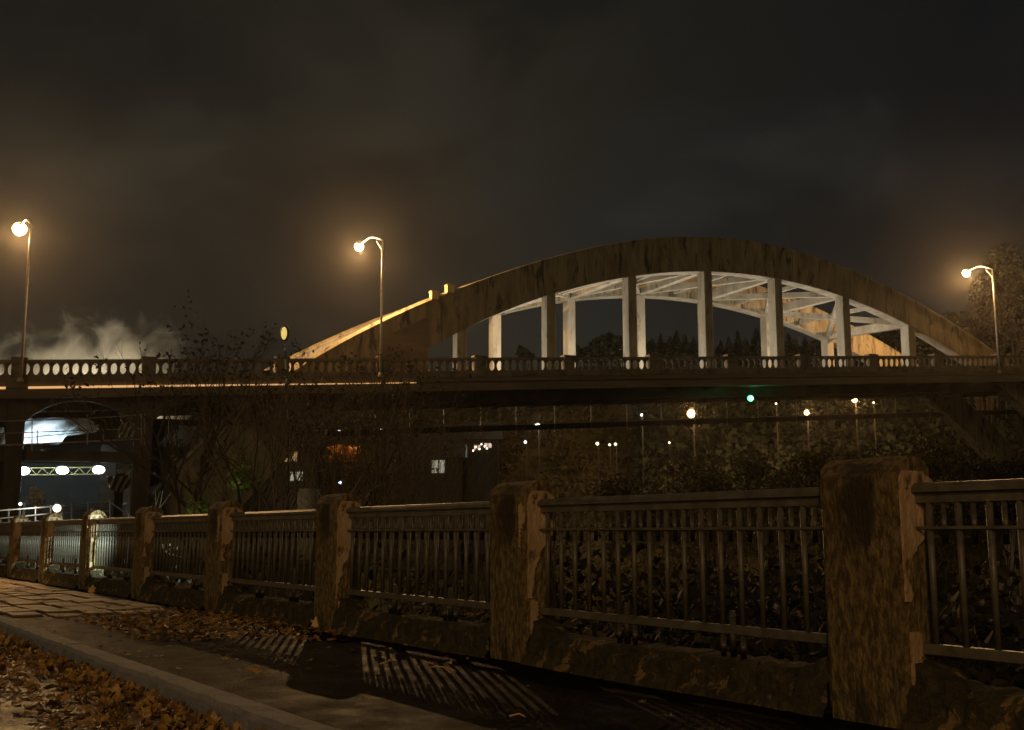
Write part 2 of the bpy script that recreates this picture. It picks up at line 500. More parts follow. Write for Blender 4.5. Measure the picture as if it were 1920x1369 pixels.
# ================================================================== FENCE: posts, railing panels, base wall
PITCHF = 3.08; PW = 0.47; PT = 0.28
ordn = ['nearest', 'second', 'third', 'fourth', 'fifth', 'sixth', 'seventh', 'eighth', 'ninth', 'tenth', 'eleventh', 'twelfth']
def post_mesh(seed):
    """pillar with an arched top, sheared skin of stucco; local x -PW..0, y 0..PT"""
    r = random.Random(seed)
    b = MB()
    ring = []
    nx_, ny_, nz_ = 9, 6, 26
    H0, H1 = 1.20, 1.295
    prof = []
    c = 0.025
    loop = [(-PW + c, 0)] + [(-PW + c + (PW - 2*c) * k / nx_, 0) for k in range(1, nx_)] + [(-c, 0), (0, c)] + \
           [(0, c + (PT - 2*c) * k / ny_) for k in range(1, ny_)] + [(0, PT - c), (-c, PT)] + \
           [(-c - (PW - 2*c) * k / nx_, PT) for k in range(1, nx_)] + [(-PW + c, PT), (-PW, PT - c)] + \
           [(-PW, PT - c - (PT - 2*c) * k / ny_) for k in range(1, ny_)] + [(-PW, c)]
    n = len(loop)
    groove = [r.uniform(-.007, .007) for _ in loop]
    cx, cyy = -PW / 2, PT / 2
    for k in range(nz_ + 1):
        t = k / nz_
        for j, (x, y) in enumerate(loop):
            arch = (1 - ((y - cyy) / (PT / 2)) ** 2)
            top = H0 + (H1 - H0) * arch
            z = top * t - 0.02
            o = groove[j] * (1 if 0.05 < t < 0.86 else 0.3) + r.uniform(-.003, .003)
            if t < 0.04: o -= 0.004
            if t > 0.87: o += 0.006
            dx, dy = x - cx, y - cyy
            L = math.hypot(dx, dy)
            b.v.append((x + dx / L * o, y + dy / L * o, z))
    for k in range(nz_):
        for j in range(n):
            q = k * n
            b.f.append((q + j, q + (j+1) % n, q + n + (j+1) % n, q + n + j))
    # top: strips across, pair the front and back edge points
    q = nz_ * n
    top = [q + j for j in range(n)]
    fr = top[0:nx_ + 1]
    # rows across y using interpolated rings
    rows = []
    m_ = 6
    for i in range(m_ + 1):
        y = c + (PT - 2*c) * i / m_
        arch = (1 - ((y - cyy) / (PT / 2)) ** 2)
        z = H0 + (H1 - H0) * arch - 0.018
        row = []
        for k in range(nx_ + 1):
            x = -PW - .004 + (PW + .008) * k / nx_
            row.append(len(b.v)); b.v.append((x, y, z + r.uniform(-.002, .002)))
        rows.append(row)
    for i in range(m_):
        for k in range(nx_):
            b.f.append((rows[i][k], rows[i][k+1], rows[i+1][k+1], rows[i+1][k]))
    for k in range(nx_):
        b.f.append((top[k], top[k+1], rows[0][k+1], rows[0][k]))
    back = [q + nx_ + 1 + ny_ + 1 + k for k in range(nx_ + 1)][::-1]
    for k in range(nx_):
        b.f.append((rows[m_][k], rows[m_][k+1], back[k+1], back[k]))
    return b
def patch(seed, w, z0, z1, plane, taper=.25, rag=.011):
    """thin irregular sheet of older pale plaster showing where the stucco has peeled"""
    r = random.Random(seed)
    b = MB(); n = 34
    L = []; Rr = []
    la = ra = 0.0
    for k in range(n + 1):
        t = k / n
        la = la * .6 + r.uniform(-rag, rag); ra = ra * .6 + r.uniform(-rag, rag) * 1.6
        lo = -w / 2 + la * .5
        hi = -w / 2 + w * (taper + (1 - taper) * min(1, max(0, (t - .12) / .55)) ** 1.5) + ra
        if t > .93: lo += w * .12 * (t - .93) / .07; hi -= w * .3 * (t - .93) / .07
        hi = min(max(hi, lo + .004), w / 2 + .004)
        z = z0 + (z1 - z0) * t
        L.append((max(lo, -w / 2), z)); Rr.append((hi, z))
    for (a, z), (c, _) in zip(L, Rr):
        if plane == 'end': b.v += [(0.0125, a, z), (0.0125, c, z), (0.0, a, z), (0.0, c, z)]
        else: b.v += [(a, -0.0125, z), (c, -0.0125, z), (a, 0.0, z), (c, 0.0, z)]
    for k in range(n):
        a = 4 * k; d = a + 4
        b.f += [(a, a+1, d+1, d), (a, d, d+2, a+2), (a+1, a+3, d+3, d+1)]
    b.f += [(0, 2, 3, 1), (4*n, 4*n+1, 4*n+3, 4*n+2)]
    return b
post_desc = {
    -1: None,
    0: 'largest concrete fence post, rough stucco, at the right end of the view',
    1: 'second fence post from the right, bark-like stucco with a peach patch under its arched top',
    2: 'third fence post from the right, ribbed face, two pale leaves leaning on its foot',
    3: 'fourth fence post from the right, pale peeled strip beside the olive railing',
    4: 'fifth fence post from the right, brown, with a dark bite in its peeled end',
    5: 'sixth fence post from the right, dark, right of the fourth lit railing',
    6: 'seventh fence post from the right, dark and narrow, behind the worn paving',
    7: 'eighth fence post from the right, dark, near the left edge of the photo',
    8: 'last dark fence post, cut by the left edge of the photo'}
for k in range(-1, 9):
    base = P985 - DX * ((k - 1) * PITCHF)
    if k == -1: continue
    t = thing('fence_post', post_desc[k], 'fence post', base, FROT, 'concrete posts of the riverside fence')
    post_mesh(100 + k).build('pillar', 'post_stucco', t)
    big = k in (1, 2, 3)
    patch(k + 5, 0.25, 0.30 if k == 2 else (0.45 if k == 1 else .58), 1.20, 'end', taper=.12).build('peeled_patch', 'peeled_plaster', t, loc=(0, PT * 0.5, 0))
    patch(k + 45, 0.08, 0.16, 0.44 if k != 2 else .28, 'end', taper=.5).build('peeled_patch', 'peeled_plaster', t, loc=(0, PT * 0.28, 0))
    if k in (1, 3, 5):
        patch(k + 75, 0.06, 0.80, 1.12, 'front', taper=.1).build('peeled_patch', 'peeled_plaster', t, loc=(-0.04, 0, 0))

# base wall under the railings, one piece per bay
bay_desc = ['low mossy base wall of the bay at the right edge', 'low mossy base wall between the two nearest posts', 'low mossy base wall left of the second post from the right',
            'low base wall with fallen leaves left of the third post', 'low base wall left of the fourth post', 'low base wall left of the fifth post', 'low dark base wall left of the sixth post',
            'low dark base wall left of the seventh post', 'low dark base wall left of the eighth post', 'low base wall cut by the left edge']
rail_desc = ['iron railing panel cut by the right edge of the photo', 'widest complete iron railing panel, between the two nearest posts', 'iron railing panel with red glints on its top rail, in mid photo',
             'olive iron railing panel left of the ribbed third post', 'iron railing panel with white glints through its bars', 'pale lit railing panel, fifth from the left edge',
             'pale lit railing panel, fourth from the left edge', 'pale lit railing panel, third from the left edge', 'pale lit railing panel, second from the left edge', 'narrow pale railing panel at the left edge']
GAP = PITCHF - PW
pick = MB().tube([(0, 0, 0), (0, 0, 1)], 0.0165, 8)
short = MB().tube([(0, 0, 0), (0, 0, 1)], 0.0125, 8)
pick_o = short_o = None
RY = PT * 0.5
ZT, ZM, ZB = 1.075, 0.925, 0.335
for k in range(-1, 9):
    # panel k: from the end face of post k+1 to the left face of post k ; local x 0..GAP from post k+1's corner
    base = P985 - DX * (k * PITCHF)
    # base wall
    b = MB(); n = 60; r = random.Random(300 + k)
    for i in range(n + 1):
        x = -0.005 + (GAP + 0.01) * i / n
        e = 0.10 * max(0, 1 - min(i, n - i) / 5)
        for (y, z) in ((-0.05, -0.03), (-0.03, 0.035), (0.0, 0.06), (0.006, 0.15), (0.05, 0.17 + e * .5), (0.06, 0.205 + e), (0.24, 0.215 + e), (0.29, -0.6)):
            b.v.append((x, y + r.uniform(-.009, .009), z + r.uniform(-.009, .009)))
    for i in range(n):
        for j in range(7):
            a = i * 8 + j
            b.f.append((a, a + 8, a + 9, a + 1))
    o = b.build('base_wall', 'mossy_concrete', loc=base, smooth=False)
    o.rotation_euler = (0, 0, FROT)
    tag(o, bay_desc[k + 1], 'wall', 'base walls of the riverside fence')
    t = thing('railing_panel', rail_desc[k + 1], 'railing', base, FROT, 'iron railing panels of the riverside fence')
    tr = MB()
    pr = [(-.048, 1.094), (-.046, 1.118), (-.022, 1.138), (0, 1.142), (.022, 1.138), (.046, 1.118), (.048, 1.094)]
    for x in (-0.03, GAP + 0.03):
        for (y, z) in pr: tr.v.append((x, RY + y, z))
    for j in range(7): tr.f.append((j, j + 7, 7 + (j + 1) % 7, (j + 1) % 7))
    tr.f += [tuple(range(7)), tuple(range(13, 6, -1))]
    tr.build('top_rail', 'railing_paint', t)
    MB().box(-0.03, GAP + 0.03, RY - .018, RY + .018, 1.045, 1.091).build('upper_bar', 'railing_paint', t)
    MB().tube([(-0.03, RY - .02, ZM), (GAP + 0.03, RY - .02, ZM)], 0.009, 6).build('middle_bar', 'railing_paint', t)
    MB().box(-0.03, GAP + 0.03, RY - .022, RY + .022, ZB, ZB + 0.05).build('bottom_rail', 'railing_paint', t, bevel=.004)
    nb = 17
    sup = (5, 11)
    for i in range(nb):
        x = GAP * (i + 0.5) / nb
        z0 = ZB + 0.05; z1 = 1.045
        if pick_o is None:
            pick_o = pick.build('picket', 'railing_paint', t, smooth=True); o = pick_o
        else: o = inst(pick_o, t, (0, 0, 0))
        dx, dz = (rnd.uniform(-.004, .004), 0)
        o.location = (x + dx, RY, z0); o.scale = (1, 1, z1 - z0)
        if i < nb - 1:
            xs_ = x + GAP / nb / 2
            if short_o is None:
                short_o = short.build('short_picket', 'railing_paint', t, smooth=True); o2 = short_o
            else: o2 = inst(short_o, t, (0, 0, 0))
            o2.location = (xs_ + rnd.uniform(-.004, .004), RY, ZM - 0.075); o2.scale = (1, 1, 1.045 - ZM + 0.075)
        if i in sup or i - 1 in sup:
            o3 = inst(pick_o, t, (x, RY, 0.2), name='support_leg'); o3.scale = (1, 1, ZB - 0.2)
        if i in sup:
            o3 = inst(pick_o, t, (x + GAP / nb / 2, RY, 0.2), name='support_leg'); o3.scale = (1.15, 1.15, ZB - 0.2 + 0.13)

# ================================================================== BRIDGE
S_RAIL = [(-700, 676), (-80, 675.5), (280, 675), (560, 673), (700, 671), (960, 669.5), (1440, 667.5), (1980, 667), (2700, 668)]
_hs = np.array([bp(a, b, 0) for a, b in S_RAIL])
_hc = np.polyfit(_hs[:, 0], _hs[:, 1], 3)
def H(s): return float(np.polyval(_hc, s))
bridge = thing('arch_bridge', 'long concrete arch bridge with balustrade, white lit hangers and brown rib against the night sky', 'bridge', B0, BROT)
S0, S1 = bs(-420), bs(2500)
def band(name, m, z_top, z_bot, w0, w1, s0=S0, s1=S1, n=60, parent=bridge):
    ss = np.linspace(s0, s1, n)
    b = MB().strip([(s, H(s) + z_top) for s in ss], [(s, H(s) + z_bot) for s in ss], w0, w1)
    return b.build(name, m, parent)
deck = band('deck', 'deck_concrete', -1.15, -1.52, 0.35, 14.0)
band('fascia', 'fascia_concrete', -1.20, -1.46, 0.02, 0.35)
band('fascia', 'fascia_concrete', -1.56, -2.02, -0.06, 0.30)
band('fascia', 'pier_concrete', -1.463, -1.557, 0.10, 0.33)
band('curb', 'parapet_concrete', -0.92, -1.196, -0.02, 0.34)
bal = band('balustrade', 'parapet_concrete', 0.0, -0.17, -0.04, 0.32)
band('plinth_rail', 'parapet_concrete', -0.80, -0.917, 0.0, 0.28, parent=bal)
band('far_parapet', 'parapet_concrete', -0.1, -1.15, 13.7, 13.95)
# balusters
bprof = [(0.235, 0.0), (0.20, 0.035), (0.14, 0.09), (0.10, 0.17), (0.085, 0.28), (0.085, 0.38), (0.10, 0.47), (0.14, 0.55), (0.20, 0.605), (0.235, 0.64)]
bm = None
peds_px = [-460, -208, 36, 280, 530, 720, 900, 1067, 1226, 1372, 1507, 1637, 1758, 1874, 1985, 2090, 2190]
peds = [bs(p) for p in peds_px]
pw = 0.36
for i, s in enumerate(peds):
    z = H(s)
    MB().box(s - pw, s + pw, -0.10, 0.38, z - 1.15, z + 0.03).box(s - pw - .05, s + pw + .05, -.15, .43, z + .03, z + .12).build('pedestal', 'parapet_concrete', bal)
    if i < len(peds) - 1:
        a, c = s + pw, peds[i+1] - pw
        n = max(3, round((c - a) / 0.49))
        for k in range(n):
            x = a + (c - a) * (k + 0.5) / n
            if x < bs(-30) or x > bs(1960): continue
            if bm is None:
                bm = MB().lathe(bprof, 12, sy=.55).build('baluster', 'parapet_concrete', bal, smooth=True); o = bm
            else: o = inst(bm, bal, (0, 0, 0))
            o.location = (x, 0.14, H(x) - 0.81)
# lamplit ledge under the left half of the parapet, its light painted as emission
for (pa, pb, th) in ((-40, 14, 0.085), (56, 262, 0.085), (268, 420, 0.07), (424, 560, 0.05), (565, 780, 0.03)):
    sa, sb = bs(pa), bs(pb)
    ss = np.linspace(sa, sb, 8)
    o = MB().strip([(s, H(s) - 1.51 + th) for s in ss], [(s, H(s) - 1.51 - th * .3) for s in ss], -0.10, 0.015).build('ledge_glow_strip', 'ledge_glow', loc=B0)
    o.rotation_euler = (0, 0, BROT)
    tag(o, {-40: 'short orange strip of painted lamplight under the parapet at the left edge', 56: 'longest bright orange strip of painted lamplight under the bridge parapet',
            268: 'orange strip of painted lamplight behind the leafy crown under the parapet', 424: 'faint orange strip of painted lamplight just left of the lantern pole',
            565: 'thinnest dim orange strip of painted lamplight below the left end of the arch'}[pa], 'strip light', 'strips of painted lamplight along the bridge edge')  # lamplight painted on the ledge, no strip light there

# arch ribs
ext_px = [(240, 1010), (300, 890), (380, 815), (455, 760), (617, 669), (689, 628), (744, 602), (808, 567), (850, 547), (900, 521), (945, 502), (990, 486), (1050, 472), (1100, 464), (1150, 457),
          (1200, 452), (1240, 450), (1300, 449), (1360, 451), (1420, 456), (1456, 463), (1500, 473), (1550, 489), (1600, 507), (1650, 530), (1700, 553), (1750, 580), (1800, 611), (1850, 648), (1880, 672), (1960, 745), (2060, 850)]
int_px = [(420, 990), (520, 880), (640, 765), (780, 668), (805, 652), (858, 625), (912, 598), (960, 577), (1026, 554), (1052, 545), (1169, 519), (1198, 515), (1314, 508), (1338, 508), (1400, 513),
          (1473, 525), (1584, 554), (1600, 562), (1706, 606), (1720, 620), (1804, 668), (1880, 730), (1960, 800), (2040, 900)]
RW = 2.5; RT = 1.0
E = np.array([bp(a, b, RW) for a, b in ext_px]); I = np.array([bp(a, b, RW) for a, b in int_px])
ce = np.polyfit(E[:, 0], E[:, 1], 6); ci = np.polyfit(I[:, 0], I[:, 1], 6)
se0, se1 = E[0, 0], E[-1, 0]; si0, si1 = I[0, 0], I[-1, 0]
def ez(s): return float(np.polyval(ce, s))
def iz(s):
    if s <= si0 + .1: return -9.0
    if s >= si1 - .1: return -9.0
    return float(np.polyval(ci, s))
print('ext resid', np.abs(np.polyval(ce, E[:, 0]) - E[:, 1]).max(), 'int', np.abs(np.polyval(ci, I[:, 0]) - I[:, 1]).max())
SCN = (bs(617, RW) + bs(1870, RW)) / 2
def ez2(q): return ez(SCN + (q - SCN) / 1.055) + .15
def iz2(q): return iz(SCN + (q - SCN) / 1.055) + .15
ss = np.linspace(se0, se1, 150)
for w, fe, fi, kk in ((RW, ez, iz, 1), (RW + 9.5, ez2, iz2, 1.055)):
    sq = [SCN + (q - SCN) * kk for q in ss]
    rib = MB().strip([(q, fe(q)) for q in sq], [(q, min(fi(q), fe(q) - .6)) for q in sq], w, w + RT).build('arch_rib', 'rib_concrete', bridge)
    # raised coping with a sloping front along the back of the rib
    cp = MB(); sec = ((-.10, -.10), (-.10, .0), (.14, .24), (.34, .24), (.34, .01))
    for q in sq:
        g_ = float(np.interp(q, [bs(780, w), bs(900, w)], [1, .22]))
        for (a, c) in sec: cp.v.append((q, w + (-.03 if a < 0 and g_ < .3 else a), fe(q) + (c * g_ if c > .1 else c)))
    for k in range(len(sq) - 1):
        for j_ in range(5):
            a = k * 5 + j_; c = k * 5 + (j_ + 1) % 5
            cp.f.append((a, a + 5, c + 5, c))
    cp.build('rib_coping', 'rib_concrete', rib)
    for q in np.linspace(bs(860, w), bs(1800, w), 9):
        a, c = fe(q) - .17, fi(q) + .02
        MB().box(q - .02, q + .02, w - .012, w - .002, c, a).build('joint', 'deck_concrete', rib)
# spandrel wall where the rib meets the deck on the left, lighter panel, and pale boxes on the rib
s_a, s_b = bs(716, RW), bs(802, RW)
zt = bp(716, 621, RW)[1]
ssx = np.linspace(s_a, s_b, 8)
MB().strip([(s, ez(s) - 1.0) for s in ssx], [(s, H(s) - 1.4) for s in ssx], RW - 0.06, RW - 0.003).build('spandrel_panel', 'fascia_concrete', bridge)
for (px, py) in ((814, 561), (843, 547)):
    s, z = bp(px, py, RW)
    b = MB().box(s - .24, s + .24, RW - .25, RW + .25, ez(s) - .05, ez(s) + .42).box(s - .28, s + .28, RW - .28, RW + .28, ez(s) + .42, ez(s) + .47)
    b.build('junction_box', 'box_paint', bridge)
for (px, py) in ():
    s, z = bp(px, py, RW)
    MB().box(s - .3, s + .3, RW - .1, RW + .3, ez(s) - .05, ez(s) + .22).build('junction_box', 'box_paint', bridge)
# hangers and bracing
hang_px = [867, 1035, 1189, 1333, 1466, 1593, 1714]
hs = [bs(p, RW) for p in hang_px]
for w, fi in ((RW, iz), (RW + 9.5, iz2)):
    for s in hs:
        z1 = fi(s) + 0.25
        MB().box(s - .33, s + .33, w + .06, w + RT - .06, H(s) - 1.15, z1).build('hanger', 'hanger_concrete', bridge, bevel=.04)
def brace(s1_, w1_, s2_, w2_, h=.42, wd=.34, dz=0.32):
    a = (s1_, w1_, (iz2 if w1_ > 6 else iz)(s1_) + dz); c = (s2_, w2_, (iz2 if w2_ > 6 else iz)(s2_) + dz)
    MB().beam(a, c, wd, h).build('bracing_strut', 'hanger_concrete', bridge)
for i, s in enumerate(hs):
    if i >= 1: brace(s, RW + RT, s, RW + 9.5, .65, .5, .36)
for i in range(1, len(hs) - 1):
    brace(hs[i] + .3, RW + RT, hs[i+1] - .3, RW + 9.5)
    brace(hs[i] + .3, RW + 9.5, hs[i+1] - .3, RW + RT)
    mid = (hs[i] + hs[i+1]) / 2
    brace(mid, RW + RT, mid, RW + 9.5, .3, .25, .42)
# pale strips on the rib soffits, light from below put into the colour
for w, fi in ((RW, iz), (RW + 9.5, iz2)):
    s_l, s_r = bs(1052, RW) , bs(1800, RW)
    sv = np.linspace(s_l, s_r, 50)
    MB().strip([(s, fi(s) - .003) for s in sv], [(s, fi(s) - .06) for s in sv], w + .02, w + RT - .02).build('soffit_painted_light', 'hanger_concrete', bridge)
# floor beams and stringers under the deck
for s in np.arange(bs(-400), bs(2400), 2.99):
    MB().box(s - .2, s + .2, .5, 13.0, H(s) - 1.95, H(s) - 1.5).build('floor_beam', 'deck_concrete', bridge)
band('girder', 'deck_concrete', -1.5, -2.45, 2.6, 3.3)
band('girder', 'deck_concrete', -1.5, -1.9, 11.6, 12.3)

# approach viaduct, left
AW = 0.7
via = thing('approach_viaduct', 'dark concrete approach span with shallow arches and columns at the left end of the bridge', 'viaduct', B0, BROT)
def spandrel(pxa, pxb, yspring, ycrown, w, depth=.55):
    sa, sb = bs(pxa, w, yspring), bs(pxb, w, yspring)
    za = bp(pxa, yspring, w)[1]; zc = bp((pxa + pxb) / 2, ycrown, w)[1]
    sv = np.linspace(sa, sb, 30)
    bot = []
    for s in sv:
        t = (s - sa) / (sb - sa) * 2 - 1
        bot.append((s, za + (zc - za) * max(0, 1 - abs(t) ** 2.2)))
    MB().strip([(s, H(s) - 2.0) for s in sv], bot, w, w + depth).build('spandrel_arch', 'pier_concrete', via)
for w in (AW, AW + 10.5):
    spandrel(46, 253, 790, 751, w); spandrel(287, 470, 790, 751, w); spandrel(-210, 12, 790, 751, w)
def col(pxa, pxb, w, y0, wd=.8, zb=-6, m='pier_concrete', top=None):
    sa, sb = bs(pxa, w, 800), bs(pxb, w, 800)
    z1 = bp(pxa, y0, w)[1] if top is None else top
    MB().box(sa, sb, w - .05, w + wd, zb, z1).build('column', m, via, bevel=.03)
for w in (AW, AW + 10.5):
    col(12, 46, w, 746); col(253, 287, w, 746); col(-240, -208, w, 746)
col(193, 222, AW + 5, 834)
def bx(pxa, ya, pxb, yb, w, wd, name, m, parent=via):
    sa, z1 = bp(pxa, ya, w); sb, z0 = bp(pxb, yb, w)
    return MB().box(sa, sb, w, w + wd, z0, z1).build(name, m, parent)
bx(-200, 836, 253, 868, AW + .2, .5, 'cross_beam', 'pier_concrete')
bx(287, 785, 440, 800, AW + 3, .5, 'cross_beam', 'pier_concrete')
bx(-220, 765, 480, 1000, 12.6, .4, 'dark_backing', 'deck_concrete')  # added dark panel that keeps the openings black behind the arches
# dark sheeting closing the inside of the lower bay
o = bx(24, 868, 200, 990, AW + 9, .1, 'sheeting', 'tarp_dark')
# big skewback pier that carries the rib on the left
pier = thing('rib_pier', 'massive brown concrete pier under the left foot of the arch', 'pier', B0, BROT)
sa, sb = bs(300, RW, 950), bs(600, RW, 950)
zt = bp(400, 900, RW)[1]
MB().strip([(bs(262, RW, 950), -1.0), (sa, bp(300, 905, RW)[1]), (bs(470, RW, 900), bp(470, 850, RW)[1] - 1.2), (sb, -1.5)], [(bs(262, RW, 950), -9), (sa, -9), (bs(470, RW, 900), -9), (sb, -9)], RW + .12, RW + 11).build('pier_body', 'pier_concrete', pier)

# ================================================================== BRIDGE STREET LAMPS
def street_lamp(label, base, top_z, arm_vec, r0=.085, globe=.33, power=3000, brace_=True, pole_rad=.05, cone=None):
    t = thing('street_lamp', label, 'street lamp', base, 0, 'sodium street lamps')
    h = top_z - base[2]
    MB().tube([(0, 0, 0), (0, 0, h * .5), (0, 0, h - .5)], [r0, (r0 + pole_rad) / 2, pole_rad], 10).build('pole', 'lamp_metal', t, smooth=True)
    MB().lathe([(r0 * 2.2, 0), (r0 * 2.2, .12), (r0 * 1.3, .25)], 10).build('base_collar', 'lamp_metal', t)
    A = Vector(arm_vec); pts = []
    for k in range(9):
        q = k / 8
        pts.append((A.x * q, A.y * q, h - .5 + .62 * math.sin(min(1, q * 1.35) * math.pi / 2) - .16 * max(0, q - .6) / .4 ))
    MB().tube(pts, [pole_rad] * 4 + [pole_rad * .85] * 5, 8).build('arm', 'lamp_metal', t, smooth=True)
    if brace_:
        MB().tube([(0, 0, h - 1.15), (A.x * .28, A.y * .28, h - .35)], .025, 6).build('arm_brace', 'lamp_metal', t)
    e = Vector(pts[-1]) + A.normalized() * .3
    hd = MB().ball((0, 0, 0.08), .30, 12, 6, 1.3, 0.8, 0.5).build('lamp_head', 'lamp_metal', t, loc=e, smooth=True)
    hd.rotation_euler = (0, 0, math.atan2(A.y, A.x))
    g = MB().ball((0, 0, 0), globe, 16, 10, 1.0, 1.0, 0.92).build('lamp_globe', 'sodium_glass', t, loc=e + Vector((0, 0, -.10)), smooth=True)
    lamp('lamp_light', e + Vector((0, 0, -.12 - globe - .06)), power, SODIUM, .14, t, spot=cone)
    return t
armv = BN * 2.4
def lamp_at(label, px, pybase, pxt, pyt, globe, power, arm=2.4, along=0.0, rise=0.0):
    s, zb = bp(px, pybase, -.32)
    s2, zt_ = bp(pxt, pyt, -.32)
    base = B0 + BT * s + BN * (-.32); base.z = zb
    return street_lamp(label, base, zt_ + rise, BN * arm + BT * along, globe=globe, power=power * .9)
lamp_at('bridge street lamp at the left edge, its light straight above the pole', 38, 716, 47, 436, .38, 9000, arm=2.2, along=-.55, rise=.95)
lamp_at('bridge street lamp with curved arm, in front of the left foot of the arch', 713, 706, 712, 448, .29, 10500, arm=2.9, along=-.55, rise=.42)
lamp_at('bridge street lamp beside the dark tree at the right edge', 1874, 700, 1863, 500, .32, 11000, arm=2.4, along=.1, rise=.25)
# two lamps on the near street, outside the picture, that light the sidewalk
street_lamp('street lamp on the near road behind the viewpoint, outside the photo', (-3.5, -12, -.14), 8.0, (1.9, 1.0, 0), power=1350)
street_lamp('street lamp on the near road beyond the left edge', (-17.5, 15.5, -.14), 8.2, (1.9, 1.1, 0), power=8500, cone=98)

# added low lights standing in for headlights that wash the hangers
for i, s in enumerate([hs[0] - 4.5, hs[0] + 1.8, hs[1] + 1.6, hs[2] + 1.2, hs[3] + 1.2, hs[4] + 1.2, hs[5] + 1.2]):
    c = B0 + BT * s + BN * (RW + 4.9 - (0.6 if i % 2 else 0)); c.z = H(s) - 1.14
    t = thing('floodlight', 'added low light in place of headlights behind the parapet, ' + ['left of the first hanger', 'right of the first hanger', 'right of the second hanger', 'right of the third hanger', 'right of the fourth hanger', 'right of the fifth hanger', 'right of the sixth hanger'][i], 'floodlight', c, BROT, 'added deck lights between the ribs')
    MB().box(-.15, .15, -.2, .2, 0, .3).build('housing', 'dark_metal', t)  # housing and lens of the added light
    MB().box(-.12, .12, -.16, .16, .303, .32).build('lens', 'cool_glass', t)
    lamp('flood_light', (0.1, 0, .62), 900, (1.0, .95, .80), .15, t)

# ================================================================== SUSPENDED WORK PLATFORM
plat = thing('suspended_platform', 'long narrow work platform hanging on rods under the bridge deck', 'platform', B0, BROT)
PWd = 12.8
band('platform_beam', 'deck_concrete', -3.25, -3.62, PWd - .4, PWd, s0=bs(610, PWd, 800), s1=bs(2100, PWd, 800), parent=plat)
band('edge_rail', 'scaffold_metal', -3.17, -3.225, PWd - .45, PWd - .40, s0=bs(610, PWd, 800), s1=bs(2100, PWd, 800), parent=plat)
rodm = None
for px in (700, 765, 828, 897, 963, 1035, 1103, 1170, 1234, 1297, 1357, 1415, 1487, 1545, 1610, 1673, 1737, 1785, 1832, 1880, 1930):
    s = bs(px, PWd, 780)
    if rodm is None:
        rodm = MB().tube([(0, 0, 0), (0, 0, 2.35)], .035, 6).build('hanger_rod', 'scaffold_metal', plat); o = rodm
    else: o = inst(rodm, plat, (0, 0, 0))
    o.location = (s, PWd - .48, H(s) - 3.85)

# ================================================================== LEFT: scaffold walkway, tarps, work lights
scf = thing('scaffold_walkway', 'scaffold guard rails and ladder frame across the left arch opening', 'scaffold', B0, BROT)
SW = -0.6
def tubepx(pts, w, r, name, m, parent, n=6):
    P = []
    for (px, py) in pts:
        s, z = bp(px, py, w); P.append((s, w, z))
    return MB().tube(P, r, n).build(name, m, parent)
tubepx([(-60, 792), (160, 785), (272, 777)], SW, .03, 'guard_rail', 'scaffold_metal', scf)
tubepx([(-60, 815), (272, 803)], SW, .025, 'guard_rail', 'scaffold_metal', scf)
tubepx([(-60, 837), (60, 833), (272, 823)], SW, .045, 'walkway_edge', 'scaffold_metal', scf)
tubepx([(38, 822), (150, 811)], SW, .02, 'guard_rail', 'scaffold_metal', scf)
for px, y0, y1 in ((60, 783, 846), (164, 778, 834), (265, 775, 836), (271, 775, 836), (70, 806, 832), (43, 806, 832), (194, 806, 828)):
    tubepx([(px, y0), (px, y1)], SW - .06, .028, 'standard', 'scaffold_metal', scf)
for y in (780, 800, 822):
    tubepx([(264, y + 1), (272, y)], SW - .06, .025, 'rung', 'scaffold_metal', scf)
tubepx([(316, 770), (316, 822)], SW, .02, 'standard', 'scaffold_metal', scf)
# white sheets
def sheet(label, pts, w, m, seed, wav=.18, cat='tarpaulin', name='tarpaulin'):
    r = random.Random(seed)
    P = [bp(px, py, w) for px, py in pts]
    xs_ = [p[0] for p in P]; n = 22; k_ = 12
    # pts: top polyline then bottom polyline of same length
    h = len(P) // 2
    top = P[:h]; bot = P[h:]
    b = MB()
    for i in range(n + 1):
        q = i / n * (h - 1); a = min(int(q), h - 2); f_ = q - a
        tx = top[a][0] * (1 - f_) + top[a+1][0] * f_; tz = top[a][1] * (1 - f_) + top[a+1][1] * f_
        bx_ = bot[a][0] * (1 - f_) + bot[a+1][0] * f_; bz = bot[a][1] * (1 - f_) + bot[a+1][1] * f_
        for j in range(k_ + 1):
            g = j / k_
            b.v.append((tx * (1 - g) + bx_ * g, w + wav * math.sin(i * .9 + j * .7 + seed) + r.uniform(-.04, .04), tz * (1 - g) + bz * g))
    for i in range(n):
        for j in range(k_):
            a = i * (k_ + 1) + j
            b.f.append((a, a + 1, a + k_ + 2, a + k_ + 1))
    o = b.build(name, m, loc=B0, smooth=True)
    o.rotation_euler = (0, 0, BROT)
    s_ = o.modifiers.new('thickness', 'SOLIDIFY'); s_.thickness = .02
    tag(o, label, cat)
    return o
sheet('large white lit tarpaulin hanging in the left arch opening behind the scaffold rails', [(38, 796), (44, 785), (80, 783), (120, 783), (155, 783), (175, 790), (191, 800), (38, 834), (44, 834), (80, 834), (112, 832), (124, 818), (150, 814), (176, 812)], AW + 2.2, 'tarp_white', 3)
sheet('white tarpaulin scrap at the left edge of the photo', [(-40, 800), (-10, 800), (8, 802), (-40, 836), (-10, 836), (10, 832)], AW + 1.6, 'tarp_white', 5)
sheet('small dim tarpaulin triangle beside the scaffold ladder', [(222, 800), (240, 790), (262, 778), (222, 822), (240, 822), (262, 818)], AW + 2, 'plastic_pale', 8)
sheet('sagging brown tarpaulin hung low between the viaduct columns', [(200, 893), (220, 893), (246, 890), (206, 918), (224, 924), (244, 912)], AW + 1.2, 'timber', 9)
